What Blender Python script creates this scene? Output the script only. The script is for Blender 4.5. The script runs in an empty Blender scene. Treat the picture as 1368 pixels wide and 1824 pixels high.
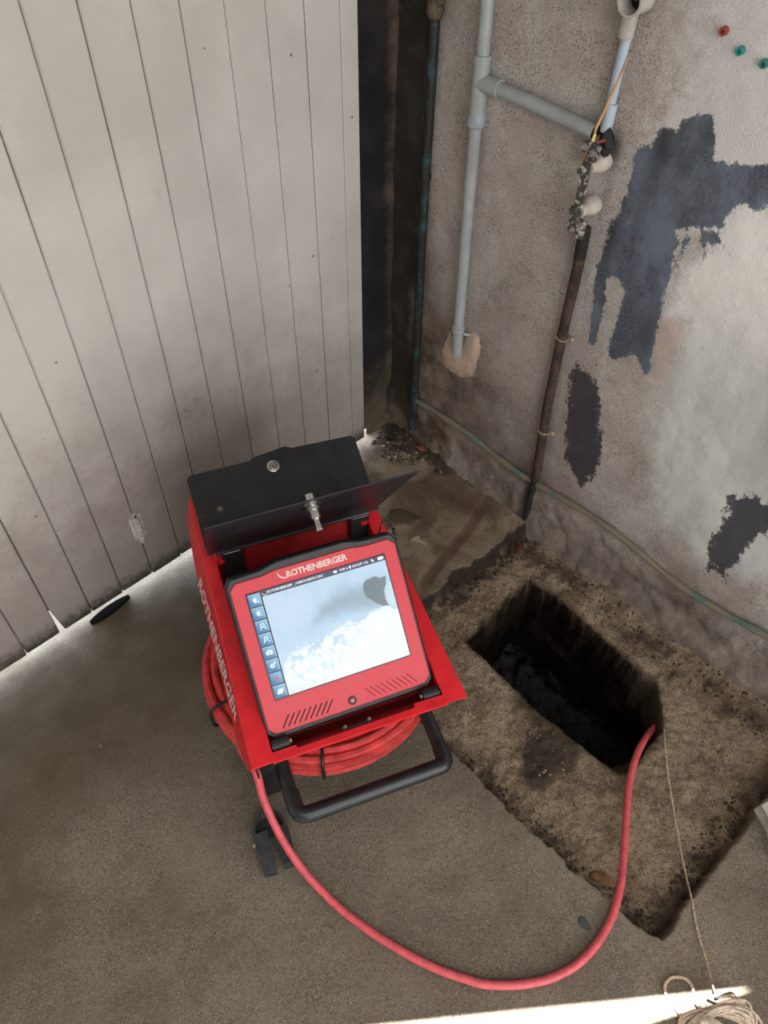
import bpy, math, random
import numpy as np
from mathutils import Matrix, Vector

SC = bpy.context.scene
COL = SC.collection
random.seed(7)
RNG = np.random.default_rng(11)

# ------------------------------------------------------------------ camera
cam_data = bpy.data.cameras.new('camera')
cam = bpy.data.objects.new('camera', cam_data)
COL.objects.link(cam)
R_CAM = ((0.7208, 0.5155, -0.4635), (-0.6931, 0.5428, -0.4743), (0.0071, 0.6631, 0.7485))
def _ortho(m):
    u, s, v = np.linalg.svd(np.array(m)); return u @ v
cam.matrix_world = Matrix.Translation((0, 0, 1.6)) @ Matrix(_ortho(R_CAM).tolist()).to_4x4()
cam_data.sensor_fit = 'HORIZONTAL'
cam_data.sensor_width = 36.0
cam_data.lens = 36.0 * 1423.0 / 1368.0
cam_data.clip_start = 0.02
cam_data.clip_end = 60
SC.camera = cam

# ------------------------------------------------------------------ light
SUN_TRAVEL = Vector((0.215, -0.2, -0.956)).normalized()   # direction the sunlight travels
w = bpy.data.worlds.new('sky'); SC.world = w
w.use_nodes = True
bg = w.node_tree.nodes['Background']
bg.inputs[0].default_value = (0.80, 0.88, 1.0, 1)
bg.inputs[1].default_value = 1.6
sun = bpy.data.lights.new('sun', 'SUN'); sun.energy = 85.0; sun.angle = math.radians(0.3); sun.color = (1, 0.97, 0.93)
so = bpy.data.objects.new('sun', sun); COL.objects.link(so)
so.rotation_euler = SUN_TRAVEL.to_track_quat('-Z', 'Y').to_euler()
so.location = (0, 0, 5)
def area(name, loc, target, sx, sy, energy, color=(1, 1, 1)):
    l = bpy.data.lights.new(name, 'AREA'); l.shape = 'RECTANGLE'; l.size = sx; l.size_y = sy
    l.energy = energy; l.color = color
    o = bpy.data.objects.new(name, l); COL.objects.link(o)
    o.location = loc
    d = Vector(target) - Vector(loc)
    o.rotation_euler = d.to_track_quat('-Z', 'Y').to_euler()
    return o
# daylight through the open garage front behind the camera, and the sky beyond the closed plank door
area('daylight_front_opening', (-0.1, -2.3, 1.35), (0.5, 1.0, 0.6), 2.7, 2.2, 44, (1.0, 0.985, 0.975))
area('added_ceiling_fill', (-0.15, -0.55, 2.47), (0.3, 0.1, 0.0), 1.9, 1.5, 33, (1.0, 0.985, 0.975))  # added soft fill from above; the ceiling has no window here
area('daylight_outside_door', (0.2, 2.0, 0.30), (0.2, 1.25, 0.0), 3.0, 0.5, 230, (0.74, 0.84, 1.0))
SC.view_settings.view_transform = 'Standard'
SC.view_settings.look = 'None'
SC.view_settings.exposure = 0.22
SC.view_settings.gamma = 1.0
SC.view_settings.use_curve_mapping = False

# ------------------------------------------------------------------ helpers
def s2l(c):
    out = []
    for v in c[:3]:
        v = v / 255.0
        out.append(v / 12.92 if v <= 0.04045 else ((v + 0.055) / 1.055) ** 2.4)
    return (out[0], out[1], out[2], 1.0)

class NT:
    """small helper around a material's node tree"""
    def __init__(self, name):
        self.m = bpy.data.materials.new(name); self.m.use_nodes = True
        self.t = self.m.node_tree; self.n = self.t.nodes; self.l = self.t.links
        self.b = self.n['Principled BSDF']
    def node(self, typ, **kw):
        n = self.n.new(typ)
        for k, v in kw.items(): setattr(n, k, v)
        return n
    def put(self, sock, v):
        if isinstance(v, bpy.types.NodeSocket): self.l.new(v, sock)
        else: sock.default_value = v
    def pos(self):
        return self.node('ShaderNodeNewGeometry').outputs['Position']
    def obj(self):
        return self.node('ShaderNodeTexCoord').outputs['Object']
    def mapping(self, vec, scale=(1, 1, 1), rot=(0, 0, 0)):
        m = self.node('ShaderNodeMapping'); self.l.new(vec, m.inputs[0])
        m.inputs['Scale'].default_value = scale; m.inputs['Rotation'].default_value = rot
        return m.outputs[0]
    def noise(self, vec, scale, detail=4, rough=0.6, dist=0.0):
        n = self.node('ShaderNodeTexNoise'); self.l.new(vec, n.inputs['Vector'])
        n.inputs['Scale'].default_value = scale; n.inputs['Detail'].default_value = detail
        n.inputs['Roughness'].default_value = rough; n.inputs['Distortion'].default_value = dist
        return n.outputs['Fac']
    def voro(self, vec, scale, feature='F1', out='Distance', rnd=1.0):
        n = self.node('ShaderNodeTexVoronoi', feature=feature); self.l.new(vec, n.inputs['Vector'])
        n.inputs['Scale'].default_value = scale; n.inputs['Randomness'].default_value = rnd
        return n.outputs[out]
    def ramp(self, fac, a, b, lo=0.0, hi=1.0):
        n = self.node('ShaderNodeMapRange', interpolation_type='SMOOTHSTEP')
        self.put(n.inputs['Value'], fac)
        n.inputs['From Min'].default_value = a; n.inputs['From Max'].default_value = b
        n.inputs['To Min'].default_value = lo; n.inputs['To Max'].default_value = hi
        return n.outputs['Result']
    def math(self, op, a, b=0.0, clamp=False):
        n = self.node('ShaderNodeMath', operation=op, use_clamp=clamp)
        self.put(n.inputs[0], a); self.put(n.inputs[1], b)
        return n.outputs[0]
    def mix(self, fac, a, b, blend='MIX'):
        n = self.node('ShaderNodeMix', data_type='RGBA', blend_type=blend)
        self.put(n.inputs[0], fac); self.put(n.inputs[6], a); self.put(n.inputs[7], b)
        return n.outputs[2]
    def attr(self, name, out='Fac'):
        return self.node('ShaderNodeAttribute', attribute_name=name).outputs[out]
    def sep(self, vec):
        n = self.node('ShaderNodeSeparateXYZ'); self.l.new(vec, n.inputs[0]); return n.outputs
    def bump(self, h, strength=0.5, dist=0.002, normal=None):
        n = self.node('ShaderNodeBump'); self.put(n.inputs['Height'], h)
        n.inputs['Strength'].default_value = strength; n.inputs['Distance'].default_value = dist
        if normal is not None: self.l.new(normal, n.inputs['Normal'])
        return n.outputs[0]
    def out(self, color=None, rough=None, normal=None, metal=None, spec=None, coat=None):
        if color is not None: self.put(self.b.inputs['Base Color'], color)
        if rough is not None: self.put(self.b.inputs['Roughness'], rough)
        if normal is not None: self.l.new(normal, self.b.inputs['Normal'])
        if metal is not None: self.put(self.b.inputs['Metallic'], metal)
        if spec is not None: self.b.inputs['Specular IOR Level'].default_value = spec
        if coat is not None: self.b.inputs['Coat Weight'].default_value = coat
        return self.m

def simple(name, rgb, rough=0.5, metal=0.0, var=0.12, scale=30, bump=0.0, spec=0.5, dust=None, dust_amt=0.3):
    k = NT(name); p = k.obj()
    f = k.noise(p, scale, 4)
    c = s2l(rgb); d = tuple(v * (1 - var * 2.2) for v in c[:3]) + (1,); e = tuple(min(1, v * (1 + var)) for v in c[:3]) + (1,)
    col = k.mix(k.ramp(f, 0.3, 0.7), d, e)
    if dust is not None:
        col = k.mix(k.ramp(k.noise(p, scale * 2.1, 6, 0.7), 0.55, 0.75, 0, dust_amt), col, s2l(dust))
    nrm = k.bump(k.noise(p, scale * 6, 3), bump, 0.001) if bump else None
    return k.out(col, k.ramp(f, 0.2, 0.8, rough * 0.85, min(1, rough * 1.15)), nrm, metal, spec)

def link(name, me, mat=None, parent=None, kind=None, label=None, cat=None, group=None):
    o = bpy.data.objects.new(name, me); COL.objects.link(o)
    if mat is not None and me is not None and len(me.materials) == 0: me.materials.append(mat)
    if parent is not None: o.parent = parent
    if kind: o['kind'] = kind
    if label: o['label'] = label
    if cat: o['category'] = cat
    if group: o['group'] = group
    return o

def empty(name, label, cat, loc=(0, 0, 0), rz=0.0, group=None, kind=None):
    o = bpy.data.objects.new(name, None); COL.objects.link(o)
    o.location = loc; o.rotation_euler = (0, 0, rz); o.empty_display_size = 0.05
    if label: o['label'] = label
    if cat: o['category'] = cat
    if group: o['group'] = group
    if kind: o['kind'] = kind
    return o

class MB:
    """collects shapes into one mesh"""
    def __init__(self): self.v = []; self.f = []
    def add(self, vs, fs):
        b = len(self.v); self.v += [tuple(map(float, p)) for p in vs]; self.f += [tuple(b + i for i in q) for q in fs]
        return self
    def box(self, c, s, M=None):
        x, y, z = s[0] / 2, s[1] / 2, s[2] / 2
        vs = [Vector((c[0] + a * x, c[1] + b * y, c[2] + d * z)) for a in (-1, 1) for b in (-1, 1) for d in (-1, 1)]
        if M is not None: vs = [M @ p for p in vs]
        return self.add(vs, [(0, 1, 3, 2), (4, 6, 7, 5), (0, 4, 5, 1), (2, 3, 7, 6), (0, 2, 6, 4), (1, 5, 7, 3)])
    def cbox(self, c, s, ch=0.002, M=None):
        """box with all edges chamfered"""
        x, y, z = s[0] / 2, s[1] / 2, s[2] / 2; ch = min(ch, x * .9, y * .9, z * .9)
        vs = []; idx = {}
        for a in (-1, 1):
            for b in (-1, 1):
                for d in (-1, 1):
                    for k in range(3):
                        p = [a * (x - (ch if k != 0 else 0)), b * (y - (ch if k != 1 else 0)), d * (z - (ch if k != 2 else 0))]
                        idx[(a, b, d, k)] = len(vs)
                        q = Vector((c[0] + p[0], c[1] + p[1], c[2] + p[2])); vs.append(M @ q if M is not None else q)
        fs = []
        for k in range(3):
            for s_ in (-1, 1):
                o = []
                for (u, v) in ((-1, -1), (1, -1), (1, 1), (-1, 1)):
                    t = [0, 0, 0]; t[k] = s_; t[(k + 1) % 3] = u; t[(k + 2) % 3] = v
                    o.append(idx[(t[0], t[1], t[2], k)])
                fs.append(tuple(o if s_ > 0 else o[::-1]))
        for k in range(3):
            i, j = (k + 1) % 3, (k + 2) % 3
            for u in (-1, 1):
                for v in (-1, 1):
                    t0 = [0, 0, 0]; t0[i] = u; t0[j] = v; t1 = list(t0); t0[k] = -1; t1[k] = 1
                    q = (idx[(*t0, i)], idx[(*t1, i)], idx[(*t1, j)], idx[(*t0, j)])
                    fs.append(q if u * v < 0 else q[::-1])
        for a in (-1, 1):
            for b in (-1, 1):
                for d in (-1, 1):
                    q = (idx[(a, b, d, 0)], idx[(a, b, d, 1)], idx[(a, b, d, 2)])
                    fs.append(q if a * b * d > 0 else q[::-1])
        return self.add(vs, fs)
    def prism(self, poly, z0, z1, M=None, hole=None):
        n = len(poly)
        vs = [Vector((p[0], p[1], z0)) for p in poly] + [Vector((p[0], p[1], z1)) for p in poly]
        if M is not None: vs = [M @ p for p in vs]
        fs = [tuple(range(n))[::-1], tuple(range(n, 2 * n))] + [(i, (i + 1) % n, n + (i + 1) % n, n + i) for i in range(n)]
        return self.add(vs, fs)
    def bprism(self, poly, z0, z1, ch, M=None):
        """prism with a chamfered top rim (poly counter-clockwise)"""
        n = len(poly); P = [Vector((p[0], p[1])) for p in poly]; ins = []
        for i in range(n):
            a, b, c = P[i - 1], P[i], P[(i + 1) % n]
            e1 = (b - a).normalized(); e2 = (c - b).normalized()
            n1 = Vector((-e1.y, e1.x)); n2 = Vector((-e2.y, e2.x)); m = n1 + n2
            d = max(0.4, 1 + n1.dot(n2)); ins.append(b + m * (ch / d))
        vs = [Vector((p.x, p.y, z0)) for p in P] + [Vector((p.x, p.y, z1 - ch)) for p in P] + [Vector((p.x, p.y, z1)) for p in ins]
        if M is not None: vs = [M @ p for p in vs]
        fs = [tuple(range(n))[::-1], tuple(range(2 * n, 3 * n))]
        for i in range(n):
            j = (i + 1) % n
            fs += [(i, j, n + j, n + i), (n + i, n + j, 2 * n + j, 2 * n + i)]
        return self.add(vs, fs)
    def tube(self, pts, r, seg=10, caps=True, closed=False):
        P = [Vector(p) for p in pts]; n = len(P)
        rr = r if isinstance(r, (list, tuple)) else [r] * n
        T = []
        for i in range(n):
            a = P[(i - 1) % n] if (closed or i > 0) else P[i]; b = P[(i + 1) % n] if (closed or i < n - 1) else P[i]
            T.append((b - a).normalized() if (b - a).length > 1e-9 else Vector((0, 0, 1)))
        up = Vector((0, 0, 1)) if abs(T[0].z) < 0.9 else Vector((1, 0, 0))
        N = (up - T[0] * up.dot(T[0])).normalized(); vs = []
        for i in range(n):
            N = (N - T[i] * N.dot(T[i])).normalized(); B = T[i].cross(N)
            for k in range(seg):
                a = 2 * math.pi * k / seg
                vs.append(P[i] + (N * math.cos(a) + B * math.sin(a)) * rr[i])
        fs = []
        for i in range(n if closed else n - 1):
            j = (i + 1) % n
            for k in range(seg):
                k2 = (k + 1) % seg
                fs.append((i * seg + k, i * seg + k2, j * seg + k2, j * seg + k))
        if caps and not closed:
            fs += [tuple(range(seg))[::-1], tuple(range((n - 1) * seg, n * seg))]
        return self.add(vs, fs)
    def lathe(self, prof, M=None, seg=20, cap0=True, cap1=True):
        """profile [(r,z)] about local z"""
        vs = []
        for r, z in prof:
            for k in range(seg):
                a = 2 * math.pi * k / seg; p = Vector((r * math.cos(a), r * math.sin(a), z)); vs.append(M @ p if M is not None else p)
        fs = []
        for i in range(len(prof) - 1):
            for k in range(seg):
                k2 = (k + 1) % seg
                fs.append((i * seg + k, i * seg + k2, (i + 1) * seg + k2, (i + 1) * seg + k))
        if cap0: fs.append(tuple(range(seg))[::-1])
        if cap1: fs.append(tuple(range((len(prof) - 1) * seg, len(prof) * seg)))
        return self.add(vs, fs)
    def stone(self, c, r, sq=(1, 1, .7), seed=None):
        g = random.Random(seed if seed is not None else random.random())
        base = [(0, 0, 1)] + [(math.cos(i * 1.2566) * .9, math.sin(i * 1.2566) * .9, .42) for i in range(5)] + \
               [(math.cos(i * 1.2566 + .63) * .9, math.sin(i * 1.2566 + .63) * .9, -.42) for i in range(5)] + [(0, 0, -1)]
        rz = g.random() * 6.28; cs, sn = math.cos(rz), math.sin(rz); vs = []
        for x, y, z in base:
            k = r * g.uniform(.72, 1.18); x, y, z = x * sq[0] * k, y * sq[1] * k, z * sq[2] * k
            vs.append((c[0] + x * cs - y * sn, c[1] + x * sn + y * cs, c[2] + z))
        fs = []
        for i in range(5):
            j = (i + 1) % 5
            fs += [(0, 1 + i, 1 + j), (1 + i, 6 + i, 1 + j), (1 + j, 6 + i, 6 + j), (6 + i, 11, 6 + j)]
        return self.add(vs, fs)
    def mesh(self, name='mesh', smooth=True, angle=0.6):
        me = bpy.data.meshes.new(name); me.from_pydata(self.v, [], self.f); me.validate(); me.update()
        if smooth:
            me.polygons.foreach_set('use_smooth', [True] * len(me.polygons))
            try: me.set_sharp_from_angle(angle=angle)
            except Exception: pass
        return me
    def build(self, name, mat, parent=None, smooth=True, angle=0.6, **kw):
        return link(name, self.mesh(name, smooth, angle), mat, parent, **kw)

def catmull(pts, sub=8):
    P = [np.array(p, float) for p in pts]; P = [2 * P[0] - P[1]] + P + [2 * P[-1] - P[-2]]; out = []
    for i in range(1, len(P) - 2):
        for k in range(sub):
            t = k / sub; a, b, c, d = P[i - 1], P[i], P[i + 1], P[i + 2]
            out.append(tuple(0.5 * ((2 * b) + (c - a) * t + (2 * a - 5 * b + 4 * c - d) * t * t + (3 * b - a - 3 * c + d) * t ** 3)))
    out.append(tuple(P[-2])); return out

def round_path(pts, rad, seg=6):
    """polyline with rounded corners"""
    P = [Vector(p) for p in pts]; out = [P[0]]
    for i in range(1, len(P) - 1):
        a, b, c = P[i - 1], P[i], P[i + 1]; d1 = (a - b); d2 = (c - b)
        r = min(rad, d1.length * .49, d2.length * .49); p0 = b + d1.normalized() * r; p1 = b + d2.normalized() * r
        for k in range(seg + 1):
            t = k / seg; out.append(p0 * (1 - t) ** 2 + b * 2 * t * (1 - t) + p1 * t * t)
    out.append(P[-1]); return out

_LAT = RNG.random((256, 256))
def vnoise(x, y, ox=0, oy=0):
    x = np.asarray(x) + ox; y = np.asarray(y) + oy
    xi = np.floor(x).astype(int); yi = np.floor(y).astype(int); fx = x - xi; fy = y - yi
    fx = fx * fx * (3 - 2 * fx); fy = fy * fy * (3 - 2 * fy)
    g = lambda a, b: _LAT[a % 256, b % 256]
    return (g(xi, yi) * (1 - fx) + g(xi + 1, yi) * fx) * (1 - fy) + (g(xi, yi + 1) * (1 - fx) + g(xi + 1, yi + 1) * fx) * fy - 0.5
def fbm(x, y, f, oc=4, seed=0, gain=.5):
    s = 0; a = 1.0
    for i in range(oc):
        s = s + a * vnoise(x * f, y * f, seed * 17.3 + i * 31.7, seed * 9.1 + i * 13.3); f *= 2.03; a *= gain
    return s
def sdf(x, y, poly):
    """signed distance, positive inside"""
    x = np.asarray(x, float); y = np.asarray(y, float)
    d = np.full(x.shape, 1e9); ins = np.zeros(x.shape, bool); n = len(poly)
    for i in range(n):
        ax, ay = poly[i]; bx, by = poly[(i + 1) % n]
        ex, ey = bx - ax, by - ay; L = ex * ex + ey * ey + 1e-12
        t = np.clip(((x - ax) * ex + (y - ay) * ey) / L, 0, 1)
        d = np.minimum(d, np.hypot(x - ax - t * ex, y - ay - t * ey))
        c = (ay > y) != (by > y)
        with np.errstate(divide='ignore', invalid='ignore'):
            xc = ax + (y - ay) * ex / (ey if abs(ey) > 1e-12 else 1e-12)
        ins ^= c & (x < xc)
    return np.where(ins, d, -d)
def sstep(a, b, x):
    t = np.clip((x - a) / (b - a), 0, 1); return t * t * (3 - 2 * t)
def grid_mesh(name, P, keep=None, attrs=None, flip=False):
    """P: (m,n,3) vertex grid -> mesh with float attributes"""
    m, n = P.shape[:2]; idx = np.arange(m * n).reshape(m, n)
    q = np.stack([idx[:-1, :-1], idx[1:, :-1], idx[1:, 1:], idx[:-1, 1:]], -1)
    if flip: q = q[..., ::-1]
    if keep is not None: q = q[keep]
    q = q.reshape(-1, 4); me = bpy.data.meshes.new(name)
    me.vertices.add(m * n); me.vertices.foreach_set('co', P.reshape(-1).astype(np.float32))
    me.loops.add(q.size); me.loops.foreach_set('vertex_index', q.reshape(-1).astype(np.int32))
    me.polygons.add(len(q)); me.polygons.foreach_set('loop_start', (np.arange(len(q)) * 4).astype(np.int32))
    me.polygons.foreach_set('use_smooth', np.ones(len(q), bool))
    me.update(calc_edges=True); me.validate()
    for k, a in (attrs or {}).items():
        at = me.attributes.new(k, 'FLOAT', 'POINT'); at.data.foreach_set('value', np.asarray(a, np.float32).reshape(-1))
    return me
def at_local(O, rz):  # matrix of a local frame
    return Matrix.Translation(O) @ Matrix.Rotation(rz, 4, 'Z')
def frame(o, x, y, z):
    M = Matrix((x, y, z)).transposed().to_4x4(); M.translation = Vector(o); return M
def text(body, size, depth, M, name, mat, parent, bold=0.0, align='LEFT', spacing=1.0, shear=0.0, xscale=1.0):
    cu = bpy.data.curves.new(name, 'FONT'); cu.body = body; cu.size = size; cu.extrude = depth; cu.offset = bold
    cu.align_x = align; cu.align_y = 'CENTER'; cu.space_character = spacing; cu.shear = shear; cu.resolution_u = 2
    t = bpy.data.objects.new(name, cu); COL.objects.link(t)
    dg = bpy.context.evaluated_depsgraph_get(); me = bpy.data.meshes.new_from_object(t.evaluated_get(dg))
    bpy.data.objects.remove(t); bpy.data.curves.remove(cu)
    me.transform(M @ Matrix.Diagonal((xscale, 1, 1, 1)))
    me.materials.clear(); return link(name, me, mat, parent)
# ------------------------------------------------------------------ measured outlines (metres): floor plan x,y; right wall y,z
hole_rim=[(0.8674, 0.6036), (1.1235, 0.6144), (1.1298, 0.5364), (1.1174, 0.4009), (1.1001, 0.2706), (1.1075, 0.2261), (1.0599, 0.1811), (1.0227, 0.1514), (0.9573, 0.1468), (0.8895, 0.1469), (0.8596, 0.1558), (0.8562, 0.2515), (0.8498, 0.3464), (0.8609, 0.461)]
hole_in=[(0.8674, 0.6036), (1.1235, 0.6144), (1.1298, 0.5364), (1.1174, 0.4009), (1.1001, 0.2706), (1.0953, 0.2285), (1.0535, 0.1871), (1.0079, 0.1571), (0.941, 0.1624), (0.8929, 0.196), (0.8562, 0.2515), (0.8498, 0.3464), (0.8609, 0.461)]
pit_near=[(0.6268, 0.4315), (0.6233, 0.3896), (0.6216, 0.34), (0.624, 0.3019), (0.6223, 0.2547), (0.6227, 0.2169), (0.6213, 0.1784), (0.6201, 0.147), (0.6135, 0.112), (0.6197, 0.0874), (0.6219, 0.0545), (0.6224, 0.021), (0.6259, -0.0206), (0.6345, -0.0578), (0.641, -0.0799)]
pit_right=[(0.641, -0.0799), (0.6886, -0.0807), (0.7561, -0.086), (0.8385, -0.0843), (0.9009, -0.0857), (0.9782, -0.0855)]
pit_back=[(0.8935, 0.743), (0.9395, 0.7428), (1.0018, 0.7391), (1.0548, 0.7342), (1.1123, 0.7321), (1.1663, 0.7345), (1.2113, 0.7284), (1.2465, 0.7222)]
wet=[(0.7984, 0.357), (0.8025, 0.329), (0.8274, 0.3214), (0.8645, 0.2619), (0.8105, 0.2278), (0.7767, 0.2413), (0.7443, 0.2423), (0.7109, 0.2486), (0.7021, 0.268), (0.7114, 0.2923), (0.7437, 0.3223)]
wetup=[(0.979, 0.4726), (0.9548, 0.3995), (0.8866, 0.3027), (0.8586, 0.2533), (0.8124, 0.2324), (0.7701, 0.2412), (0.732, 0.2388), (0.708, 0.2541), (0.7145, 0.2943), (0.756, 0.343), (0.7958, 0.3467), (0.8178, 0.3943), (0.8391, 0.4272)]
mud=[(1.0041, 1.0113), (1.0357, 0.9897), (1.0432, 0.9274), (1.0206, 0.9218), (0.9668, 0.9515), (0.9534, 0.9589)]
whitebit=[(0.9709, 0.8986), (1.0019, 0.8941), (0.9936, 0.882), (0.9954, 0.8606), (0.9895, 0.8588), (0.9879, 0.8726)]
gravel=[(1.1648, 1.2289), (1.2242, 1.2388), (1.2663, 1.2225), (1.2586, 1.1566), (1.2437, 1.0743), (1.2475, 0.9479), (1.202, 0.991), (1.1925, 1.0914), (1.1589, 1.1482), (1.1453, 1.199)]
hose=[(0.2623, 0.5956, 0.2), (0.2518, 0.5703, 0.145), (0.2442, 0.5379, 0.1), (0.2389, 0.5007, 0.07), (0.237, 0.4604, 0.045), (0.2398, 0.4139, 0.025), (0.2483, 0.349, 0.012), (0.2686, 0.2657, 0.009), (0.298, 0.1814, 0.009), (0.3314, 0.1179, 0.009), (0.354, 0.0854, 0.009), (0.3972, 0.0452, 0.009), (0.4501, 0.0125, 0.009), (0.5095, -0.0041, 0.009), (0.5803, -0.002, 0.009), (0.6453, 0.0177, 0.004), (0.7078, 0.0479, -0.008), (0.7688, 0.0831, -0.015), (0.8453, 0.1259, -0.022), (0.9118, 0.1524, -0.03), (0.9889, 0.1667, -0.06), (1.0796, 0.1708, -0.12)]
string=[(1.0481, 0.1583, -0.07), (1.004, 0.1392, -0.035), (0.9415, 0.0918, -0.034), (0.8865, 0.0441, -0.034), (0.8268, -0.0096, -0.033), (0.7782, -0.0533, -0.03), (0.7403, -0.0814, -0.01), (0.6935, -0.1214, 0.003), (0.6632, -0.1564, 0.005), (0.6298, -0.18, 0.03), (0.6134, -0.187, 0.05)]
loop=[(0.5452, -0.1937, 0.02), (0.5503, -0.1819, 0.02), (0.5552, -0.1617, 0.015), (0.5624, -0.1412, 0.012), (0.5743, -0.1285, 0.01), (0.5905, -0.1272, 0.01), (0.602, -0.1347, 0.01), (0.6101, -0.146, 0.01), (0.6077, -0.1598, 0.012), (0.5955, -0.1691, 0.02), (0.582, -0.1806, 0.03)]
patch_a=[(0.6483, 1.0374), (0.6431, 1.0454), (0.6246, 1.0486), (0.6156, 1.0438), (0.6131, 1.0634), (0.592, 1.0783), (0.5759, 1.0891), (0.5631, 1.0882), (0.5523, 1.0698), (0.5384, 1.027), (0.5162, 1.0319), (0.4905, 1.0369), (0.45, 1.0495), (0.4278, 0.9944), (0.4454, 0.9771), (0.4693, 0.9813), (0.4805, 0.9662), (0.4878, 0.9469), (0.4901, 0.9292), (0.5304, 0.9157), (0.5476, 0.9117), (0.568, 0.8976), (0.5583, 0.8776), (0.5534, 0.8426), (0.5513, 0.8051), (0.552, 0.7647), (0.5466, 0.7362), (0.5455, 0.7047), (0.5387, 0.6412), (0.5348, 0.6041), (0.5397, 0.5892), (0.5516, 0.6104), (0.5614, 0.6245), (0.5762, 0.63), (0.5868, 0.6142), (0.6156, 0.5921), (0.63, 0.5942), (0.6347, 0.6195), (0.6311, 0.6639), (0.6283, 0.6952), (0.6299, 0.7411), (0.6513, 0.7658), (0.6743, 0.7553), (0.6669, 0.7127), (0.6617, 0.6633), (0.6661, 0.6419), (0.6608, 0.6134), (0.6723, 0.5951), (0.6821, 0.6019), (0.6926, 0.6929), (0.6997, 0.7366), (0.699, 0.7787), (0.695, 0.8204), (0.6929, 0.8533), (0.6815, 0.8888), (0.6766, 0.9206), (0.6793, 0.9711), (0.6806, 0.9981), (0.6566, 1.0086), (0.6489, 1.0243)]
drip_a=[(0.544, 0.9103), (0.536, 0.8959), (0.5399, 0.8702), (0.5422, 0.8381), (0.5444, 0.8148), (0.5547, 0.8262), (0.5503, 0.8627), (0.5525, 0.889), (0.5522, 0.9069)]
drip_b=[(0.5277, 0.9168), (0.491, 0.9316), (0.4802, 0.9103), (0.4695, 0.8973), (0.4836, 0.903), (0.501, 0.8927), (0.4985, 0.8637), (0.5061, 0.8542), (0.5037, 0.8381), (0.5102, 0.8616), (0.5099, 0.883), (0.5224, 0.8926)]
patch_b=[(0.7014, 0.5199), (0.6912, 0.539), (0.6763, 0.5311), (0.6416, 0.5216), (0.6189, 0.4814), (0.6062, 0.419), (0.5858, 0.3392), (0.5879, 0.2657), (0.609, 0.2203), (0.6358, 0.2422), (0.6736, 0.2807), (0.6824, 0.3686), (0.7008, 0.4658)]
patch_c=[(0.2943, 0.4262), (0.2707, 0.4539), (0.2405, 0.4615), (0.2031, 0.4621), (0.1846, 0.4168), (0.2128, 0.3764), (0.2184, 0.3469), (0.2234, 0.2827), (0.232, 0.2569), (0.2277, 0.22), (0.2478, 0.2327), (0.2679, 0.2183), (0.2904, 0.3), (0.2811, 0.3582)]
smooth=[(0.5466, 0.7362), (0.5006, 0.7421), (0.4969, 0.657), (0.491, 0.5819), (0.4869, 0.4938), (0.4512, 0.3541), (0.4023, 0.2653), (0.2852, 0.2328), (0.1493, 0.2845), (0.0293, 0.3667), (0.4647, 1.3262), (0.3666, 1.0732), (0.4884, 0.9379), (0.5221, 0.8512)]
pink=[(0.5456, 0.7332), (0.5011, 0.7436), (0.4976, 0.7226), (0.4953, 0.5955), (0.516, 0.5911), (0.5393, 0.6786)]
plaster=[(1.0553, 0.431), (1.0308, 0.4108), (1.0118, 0.4077), (0.9977, 0.445), (0.9776, 0.4718), (0.9624, 0.4638), (0.9541, 0.4277), (0.9619, 0.3898), (0.9703, 0.3382), (1.0094, 0.3153), (1.0444, 0.3164), (1.0684, 0.3207), (1.0757, 0.3607)]
green_pipe=[(1.1449, 1.1502), (1.1456, 1.105), (1.1473, 0.923), (1.1499, 0.7688), (1.1521, 0.6057), (1.1519, 0.3329), (1.1536, 0.0791)]
conduit=[(1.0184, 1.2166), (1.0154, 1.1512), (1.0155, 1.0568), (1.0183, 0.9723), (1.0184, 0.8053), (1.0145, 0.4748), (1.0093, 0.409)]
branch=[(1.0159, 1.0182), (0.9791, 1.0213), (0.8598, 1.0136), (0.7478, 1.0084)]
blue=[(0.7372, 1.1703), (0.7385, 1.1257), (0.739, 1.0875), (0.7407, 1.0517), (0.741, 1.0223)]
round_box=[(0.73, 1.2065)]
rusty=[(0.7371, 0.8082), (0.7341, 0.7619), (0.7372, 0.589), (0.7367, 0.4038), (0.725, 0.1736)]
rusty2=[(0.7267, 0.1701), (0.7293, 0.0372)]
ridge=[(1.1455, 0.161), (1.065, 0.1656), (0.943, 0.1658), (0.8246, 0.1478), (0.7504, 0.1476), (0.6888, 0.1538), (0.5469, 0.1657), (0.4323, 0.1555), (0.3195, 0.1344), (0.2067, 0.1407), (0.0948, 0.1579), (0.0077, 0.167)]
arm=[(0.7467, 0.9891), (0.7365, 0.9953), (0.7218, 0.9925)]
bar=[(0.734, 0.9624), (0.7327, 0.8751)]
clampA=[(0.7345, 0.9975), (0.7474, 0.9923), (0.7282, 0.991)]
clampB=[(0.7359, 0.8463), (0.7573, 0.8434), (0.7395, 0.8393)]
boltA=[(0.7402, 0.9589)]
boltB=[(0.743, 0.8816)]
insA=[(0.7344, 0.9613)]
insB=[(0.7348, 0.8813)]
wire=[(0.7242, 1.1343), (0.7345, 1.081), (0.7487, 1.0182), (0.7475, 1.0044)]
wire2=[(0.762, 0.9712), (0.7659, 0.9519)]
plugs=[(0.5843, 1.2002), (0.5515, 1.1823), (0.5108, 1.1755)]
clips=[(1.0185, 0.9668), (1.0154, 0.4739), (0.7292, 0.5895), (0.7185, 0.3265), (1.1438, 1.1058), (1.1497, 0.7945)]

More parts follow.
